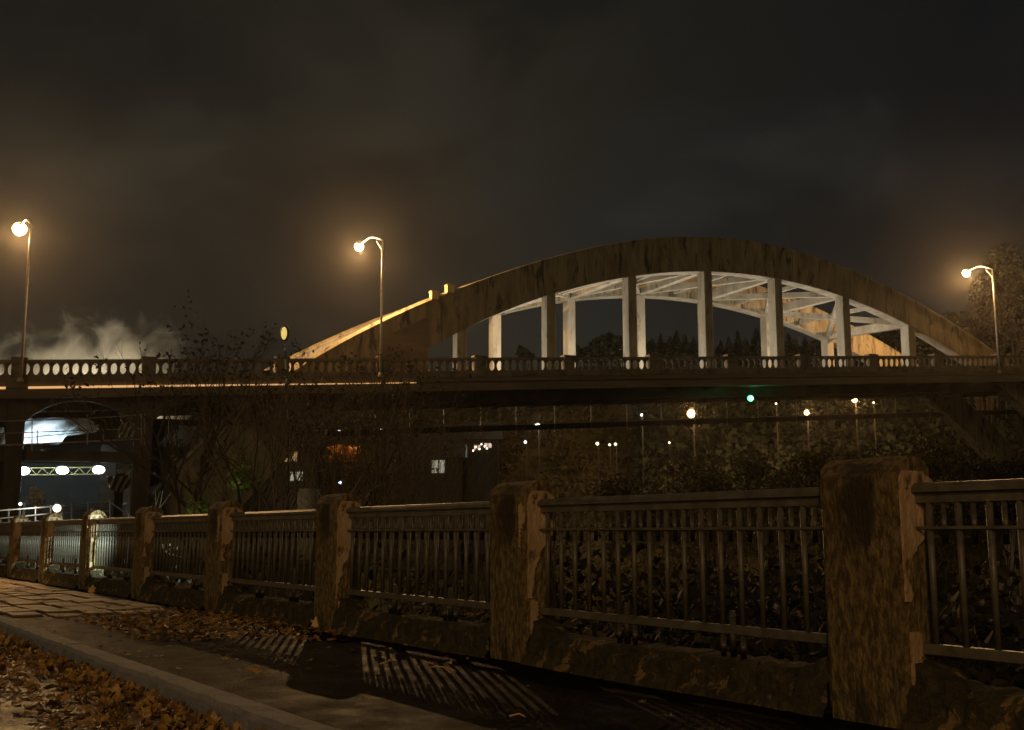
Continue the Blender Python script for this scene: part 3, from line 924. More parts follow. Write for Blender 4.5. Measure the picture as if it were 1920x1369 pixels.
sheet('pale torn sheet above the brown tarpaulin on the viaduct', [(219, 880), (233, 876), (248, 874), (219, 888), (230, 888), (240, 884)], AW + 1.3, 'plastic_pale', 11, wav=.06)
c = B0 + BT * bs(90, AW + .9, 800) + BN * (AW - .2); c.z = bp(90, 838, AW)[1]
t = thing('floodlight', 'floodlight on the scaffold deck aimed at the white tarpaulin', 'floodlight', c, BROT)
MB().box(-.2, .2, -.1, .1, -.1, .12).build('housing', 'dark_metal', t)
lamp('flood_light', (-.2, .35, .15), 600, (.80, .93, 1.0), .2, t, spot=100, rot=(R(82), 0, 0))
# string of three work lamps
wt_ = thing('lighting_truss', 'thin yellow lattice truss carrying the three cold work lamps', 'truss', B0, BROT)
LW = AW + 3
tubepx([(30, 878), (192, 876)], LW, .035, 'chord', 'truss_yellow', wt_)
tubepx([(30, 891), (192, 889)], LW, .035, 'chord', 'truss_yellow', wt_)
for i in range(14):
    a = 34 + i * 11.5
    tubepx([(a, 890 if i % 2 else 878), (a + 11, 878 if i % 2 else 890)], LW, .022, 'diagonal', 'truss_yellow', wt_)
for (px, py, lb) in ((44, 883, 'leftmost of the three glaring cold work lamps under the viaduct'), (117, 882, 'middle glaring cold work lamp under the viaduct'), (185, 881, 'rightmost of the three cold work lamps, by the column')):
    s, z = bp(px, py, LW - .3)
    c = B0 + BT * s + BN * (LW - .3); c.z = z
    t = thing('work_lamp', lb, 'work lamp', c, BROT, 'cold work lamps on the truss')
    MB().ball((0, 0, 0), .26, 14, 8, 1.25, .7, .85).build('lamp_lens', 'cool_glass', t, smooth=True)
    MB().box(-.3, .3, .15, .3, -.2, .25).build('housing', 'dark_metal', t)
    lamp('work_light', (0, -.5, .05), 420, COOL, .15, t, spot=95, rot=(R(-25), 0, 0))
# near handrail with small bulb
hr = thing('handrail', 'thin metal pipe handrail behind the lit left railings', 'handrail', at(100, 1000, 30), 0)
o0 = hr.location.copy()
def hp(px, py, Y): return at(px, py, Y) - o0
MB().tube([hp(-60, 962, 26), hp(95, 950, 30), hp(205, 940, 31.5)], .022, 6).build('top_pipe', 'galvanised', hr)
MB().tube([hp(-60, 978, 26), hp(95, 963, 30), hp(205, 958, 31.5)], .018, 6).build('lower_pipe', 'galvanised', hr)
MB().tube([hp(207, 942, 31.5), hp(262, 980, 32)], .02, 6).build('sloping_pipe', 'galvanised', hr)
for px, Y in ((-20, 27), (16, 28), (37, 28.6), (66, 29.3), (95, 30), (134, 30.5), (165, 31), (206, 31.5)):
    MB().tube([hp(px, np.interp(px, [-60, 95, 205], [959, 947, 937]), Y), hp(px, 1075, Y)], .022, 6).build('stanchion', 'galvanised', hr)
def bulb(px, py, Y, r, m, label, power=0, color=(1, 1, 1), pole=True, name='distant_lamp', cat='lamp', group='small distant lights', pz=None, sx=1):
    p = at(px, py, Y)
    t = thing(name, label, cat, p, 0, group)
    if Y > 112 and r < .3: r *= .8
    MB().ball((0, 0, 0), r, 10, 6, sx).build('bulb', m, t, smooth=True)
    MB().lathe([(r * .9, 0), (r * .5, r * .5)], 8, (0, 0, r * .95)).build('cap', 'dark_metal', t)
    if pole:
        zb = (hill_z(p.x, p.y) if p.y > 112 else (pz if pz is not None else -3)) - p.z - .3
        MB().tube([(r * .6, .15, r), (r * .6, .2, zb)], .05, 5).build('pole', 'dark_metal', t)
    if power: lamp('bulb_light', (0, -r * 2.2 - .1, 0), power, color, .15, t)
    return t
bulb(107, 953, 29.6, .11, 'warm_far', 'round warm white bulb on the pipe handrail above the left fence', 25, (1, .85, .65), group=None, pz=0)
bulb(38, 945, 29, .045, 'white_far', 'tiny white bulb at the left end of the pipe handrail', 0, group=None, pz=0)

_c = fl(U0 - 8.0, D_F + 2.2, 1.4); _t = fl(U0 - 18, D_F - .6, .5)
_d = (_t - _c)
lamp('yard_light', _c, 2600, (.78, 1.0, .93), .15, spot=37, rot=_d.to_track_quat('-Z', 'Y').to_euler())
# ================================================================== DISTANT LIGHTS AND HOUSES
bulb(1296, 776, 122, .50, 'sodium_far', 'brightest orange lamp on the far bank, below the middle of the arch', 2400, (1, .55, .2))
bulb(1512, 774, 126, .30, 'sodium_far', 'orange lamp under the bridge, lower of the two right ones', 2000, (1, .55, .2))
bulb(1602, 750, 124, .32, 'sodium_far', 'orange lamp close under the deck, rightmost of the orange ones', 2000, (1, .55, .2))
bulb(1203, 778, 124, .17, 'white_far', 'small white lamp left of the brightest orange lamp', 100, (1, 1, .9))
bulb(1008, 797, 124, .26, 'warm_far', 'white lamp resting on the platform line, left of centre', 300, (1, .9, .8), sx=1.5)
for i, (px, py, r, m, lb) in enumerate([
        (717, 808, .30, 'white_far', 'white lamp seen between the leaning stems of the bare tree'),
        (636, 811, .30, 'white_far', 'white lamp of a close pair left of the bare tree'),
        (624, 814, .16, 'white_far', 'faint lamp of a close pair left of the bare tree'),
        (985, 829, .22, 'white_far', 'small white lamp right of the cluster of house lights'),
        (1255, 830, .18, 'warm_far', 'small cream lamp under the platform below the brightest lamp'),
        (1455, 757, .16, 'warm_far', 'tiny lamp between the green light and the orange lamps'),
        (1638, 755, .16, 'warm_far', 'tiny orange lamp right of the rightmost orange lamp'),
        (504, 736, .16, 'white_far', 'tiny white light high in the bare crown'),
        (530, 845, .14, 'white_far', 'tiny white light beside the orange window'),
        (555, 791, .10, 'warm_far', 'tiny light in the twigs below the lantern pole'),
        (606, 839, .10, 'warm_far', 'tiny light left of the yellow lit leaves'),
        (781, 852, .12, 'white_far', 'tiny white light right of the leaning stems'),
        (638, 905, .22, 'blue_far', 'small blue white light low between the tree stems'),
        (515, 921, .24, 'blue_far', 'small blue light above the fourth fence post'),
        (559, 915, .14, 'blue_far', 'faint blue light above the pale tank'),
        (462, 934, .32, 'blue_far', 'stretched blue white light above the railing'),
        (468, 928, .20, 'blue_far', 'upper speck of the stretched blue white light'),
        (389, 942, .26, 'blue_far', 'small blue light beside the lit green bush'),
        (1120, 832, .26, 'warm_far', 'cream light, left one of the group under the platform'),
        (1143, 834, .20, 'warm_far', 'greenish light, middle one of the group under the platform'),
        (1154, 833, .22, 'warm_far', 'cream light, right one of the group under the platform')]):
    bulb(px, py, 128 + (i % 5), r, m, lb)
# green navigation light hung from the deck
s, z = bp(1407, 747, 1.0)
c = B0 + BT * s + BN * 1.0; c.z = z
t = thing('navigation_light', 'glowing green navigation light hanging on a rod below the bridge', 'light', c, BROT)
MB().ball((0, 0, 0), .22, 14, 8).build('lens', 'green_far', t, smooth=True)
MB().lathe([(.16, .2), (.1, .32)], 8).build('cap', 'dark_metal', t)
MB().tube([(0, 0, .3), (0, 0, H(s) - 1.4 - z)], .03, 6).build('rod', 'dark_metal', t)
lamp('green_light', (0, -.42, -.1), 45, (.12, 1, .42), .12, t)

def house(px, py, Y, w, h, d, label, rz=0.0, wins=(), wm_='window_lit'):
    p = at(px, py, Y)
    zb = hill_z(p.x, Y + d) - p.z
    t = thing('house', label, 'house', p, rz, 'houses on the far bank')
    wall = MB().box(-w/2, w/2, 0, d, min(zb, -h) - 1, 0).build('wall', 'house_wall', t)
    b = MB(); b.v = [(-w/2-.4, -.4, -.02), (w/2+.4, -.4, -.02), (w/2+.4, d+.4, -.02), (-w/2-.4, d+.4, -.02), (-w/2-.4, d/2, 2.2), (w/2+.4, d/2, 2.2)]
    b.f = [(0, 1, 5, 4), (2, 3, 4, 5), (1, 2, 5), (3, 0, 4), (0, 3, 2, 1)]
    b.build('roof', 'house_roof', t)
    for (x, z, ww, hh, mm) in wins:
        f = MB().box(x - ww/2 - .12, x + ww/2 + .12, -.08, -.003, z - hh/2 - .12, z + hh/2 + .12).build('window', 'dark_metal', t)
        MB().box(x - ww/2, x - .05, -.12, -.083, z - hh/2, z + hh/2).build('pane', mm, f)
        MB().box(x + .05, x + ww/2, -.12, -.083, z - hh/2, z + hh/2).build('pane', mm, f)
    return t
house(872, 826, 124, 7, 5, 6, 'house with a tall pale green lit window, behind the bare twigs', wins=((-.4, -1.2, 1.3, 1.5, 'window_lit'), (1.2, -1.2, .8, 1.4, 'window_lit')))
house(905, 824, 123, 3.5, 5, 5, 'house with bright pinkish windows beside the green window', wins=((-.6, -.9, .7, .5, 'window_pink'), (.6, -.7, .8, .5, 'window_pink')))
house(548, 840, 124, 5, 6, 5, 'house with orange window above a teal one, left of the bare tree', wins=((-.2, -1.0, 1.6, 1.1, 'window_warm'), (.6, -3.2, 1.4, 1.0, 'window_lit')))
house(822, 858, 121, 5, 4, 5, 'low house with a dim green window, left of the brighter ones', wins=((0, -1.0, 1.4, 1.4, 'window_lit'),))
# white and pinkish small lights beside the houses
for i, (px, py) in enumerate([(892, 838), (899, 842), (903, 833), (909, 837), (913, 841), (887, 845)]):
    bulb(px, py, 120, .15, 'warm_far', ['white yard light, highest left of the house lights', 'white yard light low among the house lights', 'pink yard light at the top of the house lights', 'white yard light near the pink house windows',
         'yard light at the right end of the house lights', 'yard light nearest the green window'][i])

# ================================================================== LANTERN POLE
lp = thing('lantern_pole', 'tall thin striped pole with small oval yellow lantern among the bare branches', 'lamp', at(541, 960, 40), 0)
o0 = lp.location.copy()
MB().ball((0, 0, 0), .30, 12, 8, .62, .5, 1.05).build('lantern_back', 'dark_metal', lp, loc=at(534, 625, 40.2) - o0, smooth=True)
MB().ball((0, 0, 0), .22, 12, 8, .5, .45, 1.1).build('lantern_glass', 'lantern_glass', lp, loc=at(532.5, 625, 39.92) - o0, smooth=True)
yy = 645
i = 0
while yy < 775:
    y2 = yy + 13 + (i % 3) * 3
    MB().tube([hp(0, 0, 40)] and [at(533.5 + (yy - 645) * .05, yy, 40) - o0, at(533.5 + (y2 - 645) * .05, y2, 40) - o0], .035, 6).build('pole_band', 'white_paint' if i % 2 == 0 else 'dark_metal', lp)
    yy = y2; i += 1
MB().tube([at(540, yy, 40) - o0, at(541, 1010, 40) - o0], .035, 6).build('lower_pole', 'dark_metal', lp)

# pale tank behind the fence
tk = thing('water_tank', 'pale tapered plastic tank standing behind the fourth fence post', 'tank', at(576, 1000, 26), 0)
MB().lathe([(.20, -.6), (.22, .3), (.27, .95), (.275, 1.0), (.25, 1.03)], 14).build('tank_body', 'plastic_pale', tk, smooth=True)
MB().lathe([(.285, 0), (.285, .035)], 14, (0, 0, 1.0)).build('tank_rim', 'plastic_pale', tk)
MB().tube([(.27, 0, .9), (.31, 0, .9), (.31, 0, .5)], .02, 6).build('overflow_pipe', 'plastic_pale', tk)

# ================================================================== TREES AND PLANTS
def leafcloud(pts, size, r, b, flat=.5):
    for p in pts:
        s = size * r.uniform(.6, 1.3)
        a = Vector((r.uniform(-1, 1), r.uniform(-1, 1), r.uniform(-1, 1))).normalized()
        c = a.cross(Vector((r.uniform(-1, 1), r.uniform(-1, 1), r.uniform(-1, 1)))).normalized()
        d = a.cross(c)
        i = len(b.v)
        b.v += [tuple(p - a * s), tuple(p + c * s * flat - a * s * .1), tuple(p + a * s), tuple(p - c * s * flat + d * s * .2)]
        b.f += [(i, i+1, i+2), (i, i+2, i+3)]
def grow(b, tips, p, d, L, rad, depth, r, spread=.55, up=.12, segs=3):
    pts = [p]; dd = d.copy()
    for k in range(segs):
        dd = (dd + Vector((r.uniform(-1, 1), r.uniform(-1, 1), r.uniform(-.6, 1))) * .16 + Vector((0, 0, up * .3))).normalized()
        pts.append(pts[-1] + dd * L / segs)
    r1 = rad * .72
    b.tube(pts, [rad + (r1 - rad) * k / segs for k in range(segs + 1)], 6 if rad > .03 else (4 if rad > .012 else 3), cap=False)
    if depth == 0:
        tips.append(pts[-1]); return
    n = r.choice((2, 2, 3)) if depth > 1 else r.choice((2, 3, 3))
    for k in range(n):
        a = r.uniform(0, 2 * math.pi)
        e = dd.cross(Vector((0, 0, 1)))
        if e.length < .1: e = Vector((1, 0, 0))
        e.normalize(); g = e.cross(dd)
        sp = spread * r.uniform(.6, 1.4)
        nd = (dd + (e * math.cos(a) + g * math.sin(a)) * sp + Vector((0, 0, up))).normalized()
        start = pts[-1] if k < 2 else pts[-2]
        grow(b, tips, start, nd, L * r.uniform(.68, .88), r1 * (.95 if k == 0 else .75), depth - 1, r, spread, up, segs if depth > 2 else 2)
def bare_tree(label, px, Y, zbase, h, seed, lean=(0, 0), depth=7, nleaf=3, leafsize=.10, mt='bark_dark', ml='leaf_dark', spread=.55, L0=.22, rad=.17, stems=1, name='bare_tree', group=None, up=.12, leafmul=1.0):
    r = random.Random(seed)
    base = at(px, 1000, Y); base.z = zbase
    t = thing(name, label, 'tree', base, 0, group)
    b = MB(); tips = []
    for k in range(stems):
        d = Vector((lean[0] + (r.uniform(-.35, .35) if stems > 1 else 0), lean[1] + (r.uniform(-.2, .2) if stems > 1 else 0), 1)).normalized()
        grow(b, tips, Vector((r.uniform(-.25, .25) * (stems > 1), 0, 0)), d, h * L0 * r.uniform(.9, 1.1), rad * (1 if stems == 1 else r.uniform(.5, .9)), depth, r, spread, up)
    tr = b.build('trunk', mt, t, smooth=True)
    if nleaf:
        lf = MB(); P = []
        for tp in tips:
            if r.random() < .22 * leafmul:
                for q in range(nleaf):
                    P.append(tp + Vector((r.gauss(0, .15), r.gauss(0, .15), r.gauss(0, .15))))
        leafcloud(P, leafsize, r, lf)
        lf.build('crown', ml, t)
    return t
G = 'bare trees in front of the bridge'
bare_tree('bare tree with sparse dark leaves rising over the balustrade, leftmost of the row', 355, 40, -4.2, 11.2, 11, (.0, 0), 7, 5, .085, group=G, L0=.26)
bare_tree('bare tree with the tallest leafy twig, over the long strip of painted lamplight', 440, 38, -4.6, 12.2, 25, (-.03, 0), 7, 5, .085, group=G, L0=.25)
bare_tree('bare tree with forked trunk left of the lantern pole', 520, 36, -4.8, 12.2, 37, (.0, 0), 7, 5, .085, group=G, mt='bark', L0=.25)
bare_tree('bare tree with clustered dark tops between lantern and arch', 605, 42, -5.0, 13.4, 41, (.0, 0), 7, 5, .085, group=G, L0=.26)
bare_tree('low branching tree with brown trunk behind the third railing', 540, 22, -3.6, 7.4, 53, (-.15, 0), 6, 1, .06, group=G, mt='bark', L0=.24, rad=.11)
bare_tree('bare multi-stemmed tree with leaning olive stems right of the ribbed post', 722, 20, -3.6, 6.4, 61, (.03, 0), 5, 0, .06, group=G, mt='bark', L0=.30, rad=.085, stems=5, spread=.38, up=.12)
bare_tree('thin cluster of bare stems left of the second post', 840, 26, -4.4, 6.2, 71, (.0, 0), 5, 0, .06, group=G, mt='bark_dark', L0=.28, rad=.05, stems=5, spread=.40, up=.08)
bare_tree('young bare stems above the ribbed post', 650, 24, -4.0, 6.0, 77, (.0, 0), 5, 0, .06, group=G, mt='bark_dark', L0=.28, rad=.05, stems=4, spread=.40, up=.08)

def leafy(label, px, py, Y, rx, rz_, seed, n=2600, size=.22, m='leaf_olive', name='shrub', cat='shrub', group=None, zb=None, trunk=True):
    r = random.Random(seed)
    c = at(px, py, Y)
    if zb is None: zb = hill_z(c.x, c.y) if Y > 112 else c.z - rz_ * 1.4
    t = thing(name, label, cat, (c.x, c.y, zb), 0, group)
    b = MB(); P = []
    blobs = [(Vector((r.uniform(-.6, .6) * rx, r.uniform(-.6, .6) * rx, c.z - zb + r.uniform(-.65, .6) * rz_)), r.uniform(.25, .5)) for _ in range(14)]
    while len(P) < n:
        o, s = r.choice(blobs)
        v = Vector((r.gauss(0, 1), r.gauss(0, 1), r.gauss(0, 1))).normalized() * (r.random() ** .4) * s
        P.append(Vector((o.x + v.x * rx, o.y + v.y * rx, o.z + v.z * rz_)))
    leafcloud(P, size, r, b, .6)
    b.build('crown' if cat == 'tree' else 'foliage', m, t)
    if trunk:
        tb = MB()
        H_ = c.z - zb
        k_ = 1 if cat == 'tree' else .35
        tb.tube([(0, 0, 0), (r.uniform(-.1, .1) * rx, 0, H_ * .6), (0, 0, H_ * 1.1)], [max(.05, rx * .06) * k_, max(.04, rx * .045) * k_, .03 * k_], 7)
        for o, s in blobs:
            tb.tube([(0, 0, H_ * .5), (o.x * .6, o.y * .6, (o.z + H_ * .5) / 2), tuple(o)], [max(.03, rx * .03) * k_, max(.02, rx * .02) * k_, .012 * k_], 5)
        tb.build('trunk' if cat == 'tree' else 'stem', 'bark_dark', t)
    return t
leafy('big dark bushy tree at the right edge behind the street lamp', 1905, 575, 104, 4.2, 5.8, 5, 13000, .2, 'leaf_dark', 'broadleaf_tree', 'tree', zb=-4)
leafy('smaller dark tree left of the big bushy one, behind the rib end', 1845, 640, 108, 3.0, 3.0, 6, 2500, .3, 'leaf_dark', 'broadleaf_tree', 'tree', zb=-4)
G = 'round trees on the far skyline'
leafy('round dark tree on the skyline left of the conifers', 1128, 655, 150, 2.8, 2.4, 7, 1500, .35, 'needles', 'broadleaf_tree', 'tree', group=G)
leafy('small round tree on the skyline beside a hanger', 985, 662, 150, 1.3, 1.0, 8, 500, .3, 'needles', 'broadleaf_tree', 'tree', group=G)
leafy('flat dark tree on the skyline just left of the third hanger', 1160, 650, 152, 2.0, 2.6, 9, 1200, .35, 'needles', 'broadleaf_tree', 'tree', group=G)
leafy('low dark tree on the skyline right of the round one', 1095, 664, 151, 1.6, 1.2, 10, 700, .3, 'needles', 'broadleaf_tree', 'tree', group=G)
# conifers on the ridge
def conifer_mesh(seed):
    r = random.Random(seed); b = MB()
    for k in range(26):
        z = .12 + .88 * k / 26
        R_ = .20 * (1 - z) ** .8 * r.uniform(.8, 1.15) + .01
        for j in range(8):
            a = r.uniform(0, 6.28); da = .35
            i = len(b.v)
            rr = R_ * r.uniform(.75, 1.25)
            b.v += [(0, 0, z + .03), (rr * math.cos(a - da), rr * math.sin(a - da), z - .03), (rr * 1.2 * math.cos(a), rr * 1.2 * math.sin(a), z - .055), (rr * math.cos(a + da), rr * math.sin(a + da), z - .03)]
            b.f += [(i, i+1, i+2), (i, i+2, i+3)]
    return b
CN = [conifer_mesh(s) for s in (1, 2, 3)]
cmesh = []
for b in CN:
    me = bpy.data.meshes.new('conifer_crown'); me.from_pydata(b.v, [], b.f); me.materials.append(MATS['needles']); cmesh.append(me)
tm = bpy.data.meshes.new('conifer_trunk'); _t = MB().tube([(0, 0, 0), (0, 0, .97)], [.018, .004], 6); tm.from_pydata(_t.v, [], _t.f); tm.materials.append(MATS['bark_dark'])
cpx = []
x = 1222
tops = [(1222, 632), (1238, 622), (1256, 628), (1268, 616), (1284, 624), (1300, 630), (1318, 634), (1352, 636), (1366, 628), (1383, 617), (1398, 630), (1418, 612), (1432, 628), (1448, 634), (1478, 622), (1492, 634), (1508, 630), (1526, 636), (1545, 628), (1560, 622), (1575, 634), (1200, 644), (1184, 650), (1615, 620), (1640, 612), (1668, 618), (1690, 606), (1735, 604), (1760, 612), (1785, 620), (1808, 610), (1830, 622)]
def place_word(px):
    for a, w_ in ((1210, 'left of the fourth hanger'), (1330, 'between the third and fourth hangers'), (1470, 'between the fourth and fifth hangers'), (1600, 'between the fifth and sixth hangers'), (1710, 'beyond the orange lit rib'), (2000, 'behind the right foot of the arch')):
        if px < a: return w_
cnt = {}
for i, (px, py) in enumerate(tops):
    Y = 158 + (i * 7) % 13
    p = at(px, py, Y); zb = hill_z(p.x, Y) - .5
    h = max(4, p.z - zb)
    w_ = place_word(px); cnt[w_] = cnt.get(w_, 0) + 1
    t = thing('conifer', '%s dark conifer from the left on the skyline, %s' % (ordn[cnt[w_]-1] if cnt[w_] > 1 else 'first', w_), 'tree', (p.x, Y, zb), rnd.uniform(0, 6), 'conifers on the far skyline')
    c = bpy.data.objects.new('crown', cmesh[i % 3]); COL.objects.link(c); c.parent = t; wd = rnd.uniform(.8, 1.5); c.scale = (h * wd, h * wd, h)
    c = bpy.data.objects.new('trunk', tm); COL.objects.link(c); c.parent = t; c.scale = (h, h, h)
# dark wood below the conifer tops, reads as one mass
b = MB(); r = random.Random(3); P = []
for _ in range(26000):
    px = r.uniform(1190, 1960); Y = r.uniform(126, 172)
    x_ = (px - 960) / F * Y
    P.append(Vector((x_, Y, hill_z(x_, Y) + r.random() ** .7 * (7 if px > 1205 else 4))))
leafcloud(P, .55, r, b, .6)
tag(b.build('woodland', 'needles'), 'dark woodland covering the far hillside behind the arch', 'woodland', kind='stuff')
# undergrowth on the far slope under the bridge
b = MB(); P = []
for _ in range(26000):
    px = r.uniform(560, 1960); Y = r.uniform(119, 150)
    x_ = (px - 960) / F * Y
    if math.sin(x_ * .5) * math.sin(Y * .35 + x_ * .2) + r.random() * 1.2 > .1:
        P.append(Vector((x_, Y, hill_z(x_, Y) + r.random() * 1.6)))
leafcloud(P, .34, r, b, .6)
tag(b.build('undergrowth', 'leaf_olive'), 'olive undergrowth on the far slope seen under the bridge', 'undergrowth', kind='stuff')
# ivy shrubs on the near bank, right
G = 'leafy shrubs on the near river bank'
spec = [(1215, 945, 34, 1.9, 1.3, 'leaf_dark', 'olive shrub above the widest railing panel'),
        (1330, 925, 33, 2.1, 1.6, 'leaf_olive', 'brown speckled shrub below the brightest orange lamp'), (1440, 925, 30, 1.6, 1.4, 'leaf_olive', 'brown speckled shrub left of the largest post'),
        (1590, 885, 26, 1.6, .8, 'leaf_olive', 'leafy shrub directly above the largest post'), (1720, 885, 25, 1.6, .9, 'leaf_olive', 'shrub with pinkish leaves right above the largest post'),
        (1850, 930, 22, 1.3, .8, 'leaf_dark', 'low dark shrub behind the railing at the right edge')]
for i, (px, py, Y, rx, rz_, m_, lb) in enumerate(spec):
    c = at(px, py, Y)
    leafy(lb, px, py, Y, rx, rz_, 200 + i, 5200, .05, m_, group=G, zb=-5.5)
G = 'bare brush behind the right railings'
for i, (px, Y, zb_, h_, lb) in enumerate([(1090, 28, -4.6, 6.0, 'bare brown brush just right of the second post'), (1180, 31, -4.8, 6.4, 'bare brush with the vertical pale stem above the wide railing'),
        (1275, 29, -4.6, 6.4, 'bare brush crossing below the brightest orange lamp'), (1385, 32, -5, 7.4, 'tall bare brush between the speckled shrubs'),
        (1500, 27, -4.4, 6.4, 'bare brush left of the largest post'), (1640, 27, -4.4, 7.2, 'bare brush rising over the largest post'), (1800, 25, -4.2, 6.6, 'bare brush right of the largest post, under the deck')]):
    bare_tree(lb, px, Y, zb_, h_, 400 + i, (0, 0), 5, 2, .05, group=G, mt='bark', L0=.28, rad=.04, stems=6, spread=.42, up=.06, name='bare_shrub', ml='leaf_olive')
G = 'lamplit green shrubs'
leafy('bright green lit shrub under the viaduct, left of the forked trunk', 455, 892, 44, .8, .7, 301, 900, .09, 'leaf_green', group=G, zb=-3)
leafy('small bright green lit bush just above the fifth railing', 370, 955, 34, .4, .35, 302, 500, .06, 'leaf_green', group=G, zb=-1)
leafy('yellow lit leafy bush beside the white lamp pair', 640, 850, 60, 1.1, .5, 303, 700, .12, 'leaf_yellow', group=G, zb=-5)
leafy('pale crumpled bush above the pipe handrail at left', 72, 930, 40, .45, .4, 304, 500, .05, 'plastic_pale', group=G, zb=0)
lamp('garden_light', at(440, 905, 42.5), 11, (.9, 1, .4), .1)
lamp('garden_light', at(365, 965, 33), 5, (1, 1, .5), .1)

# brambles and twigs directly behind the fence
b = MB(); P = []
for _ in range(30000):
    u = r.uniform(-30, 14); v = .6 + r.random() ** 1.3 * 7
    z = bank_z(u, D_F + v) + r.random() ** 1.6 * (1.3 + .5 * math.sin(u * 1.7) + .3 * math.sin(u * 4.1))
    P.append(fl(u, D_F + v, z))
leafcloud(P, .055, r, b, .6)
P = []
for _ in range(34000):
    u = r.uniform(-17, 14); v = r.uniform(5, 15)
    top = .15 + .5 * math.sin(u * .9) + .35 * math.sin(u * 2.3 + v)
    z0 = bank_z(u, D_F + v)
    P.append(fl(u, D_F + v, z0 + (top - z0) * r.random() ** .6))
leafcloud(P, .10, r, b, .6)
tag(b.build('ground_ivy', 'leaf_dark'), 'dark ivy and weeds on the bank behind the railings', 'ivy', kind='stuff')
tw = MB()
for _ in range(260):
    u = r.uniform(-14, 6); v = r.uniform(.7, 5)
    p = fl(u, D_F + v, bank_z(u, D_F + v) + r.uniform(0, .6))
    d = Vector((r.uniform(-1, 1), r.uniform(-1, 1), r.uniform(.1, 1.2))).normalized()
    L = r.uniform(.5, 1.6)
    q = p + d * L * .5 + Vector((r.uniform(-.1, .1), r.uniform(-.1, .1), r.uniform(-.1, .1)))
    tw.tube([p, q, p + d * L], [.009, .007, .003], 4)
tag(tw.build('brambles', 'bark'), 'tangle of thin brown twigs behind the railings', 'brambles', kind='stuff')

# ================================================================== FALLEN LEAVES
def leaf_geo(b, M, r, s):
    out = [(0, -1), (.35, -.75), (.8, -.55), (.55, -.1), (.95, .35), (.45, .4), (.25, .75), (0, 1.1), (-.25, .75), (-.45, .4), (-.95, .35), (-.55, -.1), (-.8, -.55), (-.35, -.75)]
    i = len(b.v); c = r.uniform(.1, .55)
    b.v.append(tuple(M @ Vector((0, 0, 0))))
    for (x, y) in out:
        b.v.append(tuple(M @ Vector((x * s, y * s, (x * x + y * y * .6) * s * c + r.uniform(-.05, .05) * s))))
    n = len(out)
    for k in range(n): b.f.append((i, i + 1 + k, i + 1 + (k + 1) % n))
def rnd_M(p, r, tilt):
    return Matrix.Translation(p) @ Matrix.Rotation(r.uniform(0, 6.28), 4, 'Z') @ Matrix.Rotation(r.uniform(-tilt, tilt), 4, 'X') @ Matrix.Rotation(r.uniform(-tilt, tilt), 4, 'Y')
r = random.Random(99)
b = MB()
for _ in range(5600):
    u = -r.uniform(-1.0, 26); e = r.random() ** 1.5
    wd = .75
    D = D_K - .17 - e * wd
    p = fl(u, D, -.13 + (1 - e) ** 3 * .05 * r.random() + .012)
    leaf_geo(b, rnd_M(p, r, 1.0 * (1 - e) + .35), r, r.choice((r.uniform(.010, .024), r.uniform(.018, .034), r.uniform(.03, .05))))
for _ in range(700):
    u = -r.uniform(-1.0, 26); D = D_K - .8 - r.random() * 2.2
    leaf_geo(b, rnd_M(fl(u, D, -.128), r, .3), r, r.uniform(.02, .045))
tag(b.build('gutter_leaves', 'leaf_orange'), 'thick drift of brown autumn leaves along the kerb in the gutter', 'leaves', kind='stuff')
b = MB()
for _ in range(1500):
    u = -r.gauss(11.0, 1.25); e = r.random()
    D = D_K + .5 + (D_F - D_K - .55) * e ** .8 + .0
    if u > -9.2 and D < D_F - .7: continue
    if D > D_F - .05: continue
    leaf_geo(b, rnd_M(fl(u, D, .015), r, .5), r, r.uniform(.018, .04))
for _ in range(620):
    u = r.uniform(-20, 3); D = r.uniform(D_K, D_F - .02)
    if u > -6.5 and r.random() < .9: continue
    leaf_geo(b, rnd_M(fl(u, D, .012), r, .3), r, r.uniform(.01, .03))
tag(b.build('sidewalk_leaves', 'leaf_orange'), 'scattered brown leaves on the sidewalk in front of the left posts', 'leaves', kind='stuff')
def single_leaf(px, py, z, s, tilt, m, label, yaw=0.0):
    p = ground(px, py, z); rr = random.Random(int(px))
    b = MB(); leaf_geo(b, Matrix.Rotation(tilt, 4, 'X'), rr, s)
    b.tube([(0, -s * math.cos(tilt), -s * math.sin(tilt)), (0, -s * 1.7 * math.cos(tilt), -s * 1.3 * math.sin(tilt))], .0015, 4)
    o = b.build('fallen_leaf', m, loc=p + Vector((0, 0, abs(math.sin(tilt)) * s + .01)))
    o.rotation_euler = (0, 0, yaw)
    s_ = o.modifiers.new('thickness', 'SOLIDIFY'); s_.thickness = .0012
    tag(o, label, 'leaf', 'large single fallen leaves')
single_leaf(592, 1180, 0, .055, 1.25, 'leaf_peach', 'larger pale leaf standing against the foot of the ribbed post')
single_leaf(607, 1181, 0, .035, 1.35, 'leaf_peach', 'smaller pale leaf at the foot of the ribbed post', .4)
single_leaf(219, 1256, -.13, .075, 1.0, 'leaf_yellow', 'upright yellow leaf on the kerb drift', -.3)
single_leaf(172, 1115, 0, .07, 1.1, 'leaf_peach', 'orange leaf standing near the dark left posts')
single_leaf(411, 1338, -.12, .06, .9, 'leaf_yellow', 'big yellow leaf in the gutter at the bottom of the photo', .5)
single_leaf(475, 1268, 0, .05, .3, 'leaf_yellow', 'flat yellow leaf alone on the dark sidewalk', .9)
single_leaf(805, 1250, 0, .035, .3, 'leaf_peach', 'tiny reddish leaf by the twig above the light stripes', 1.4)
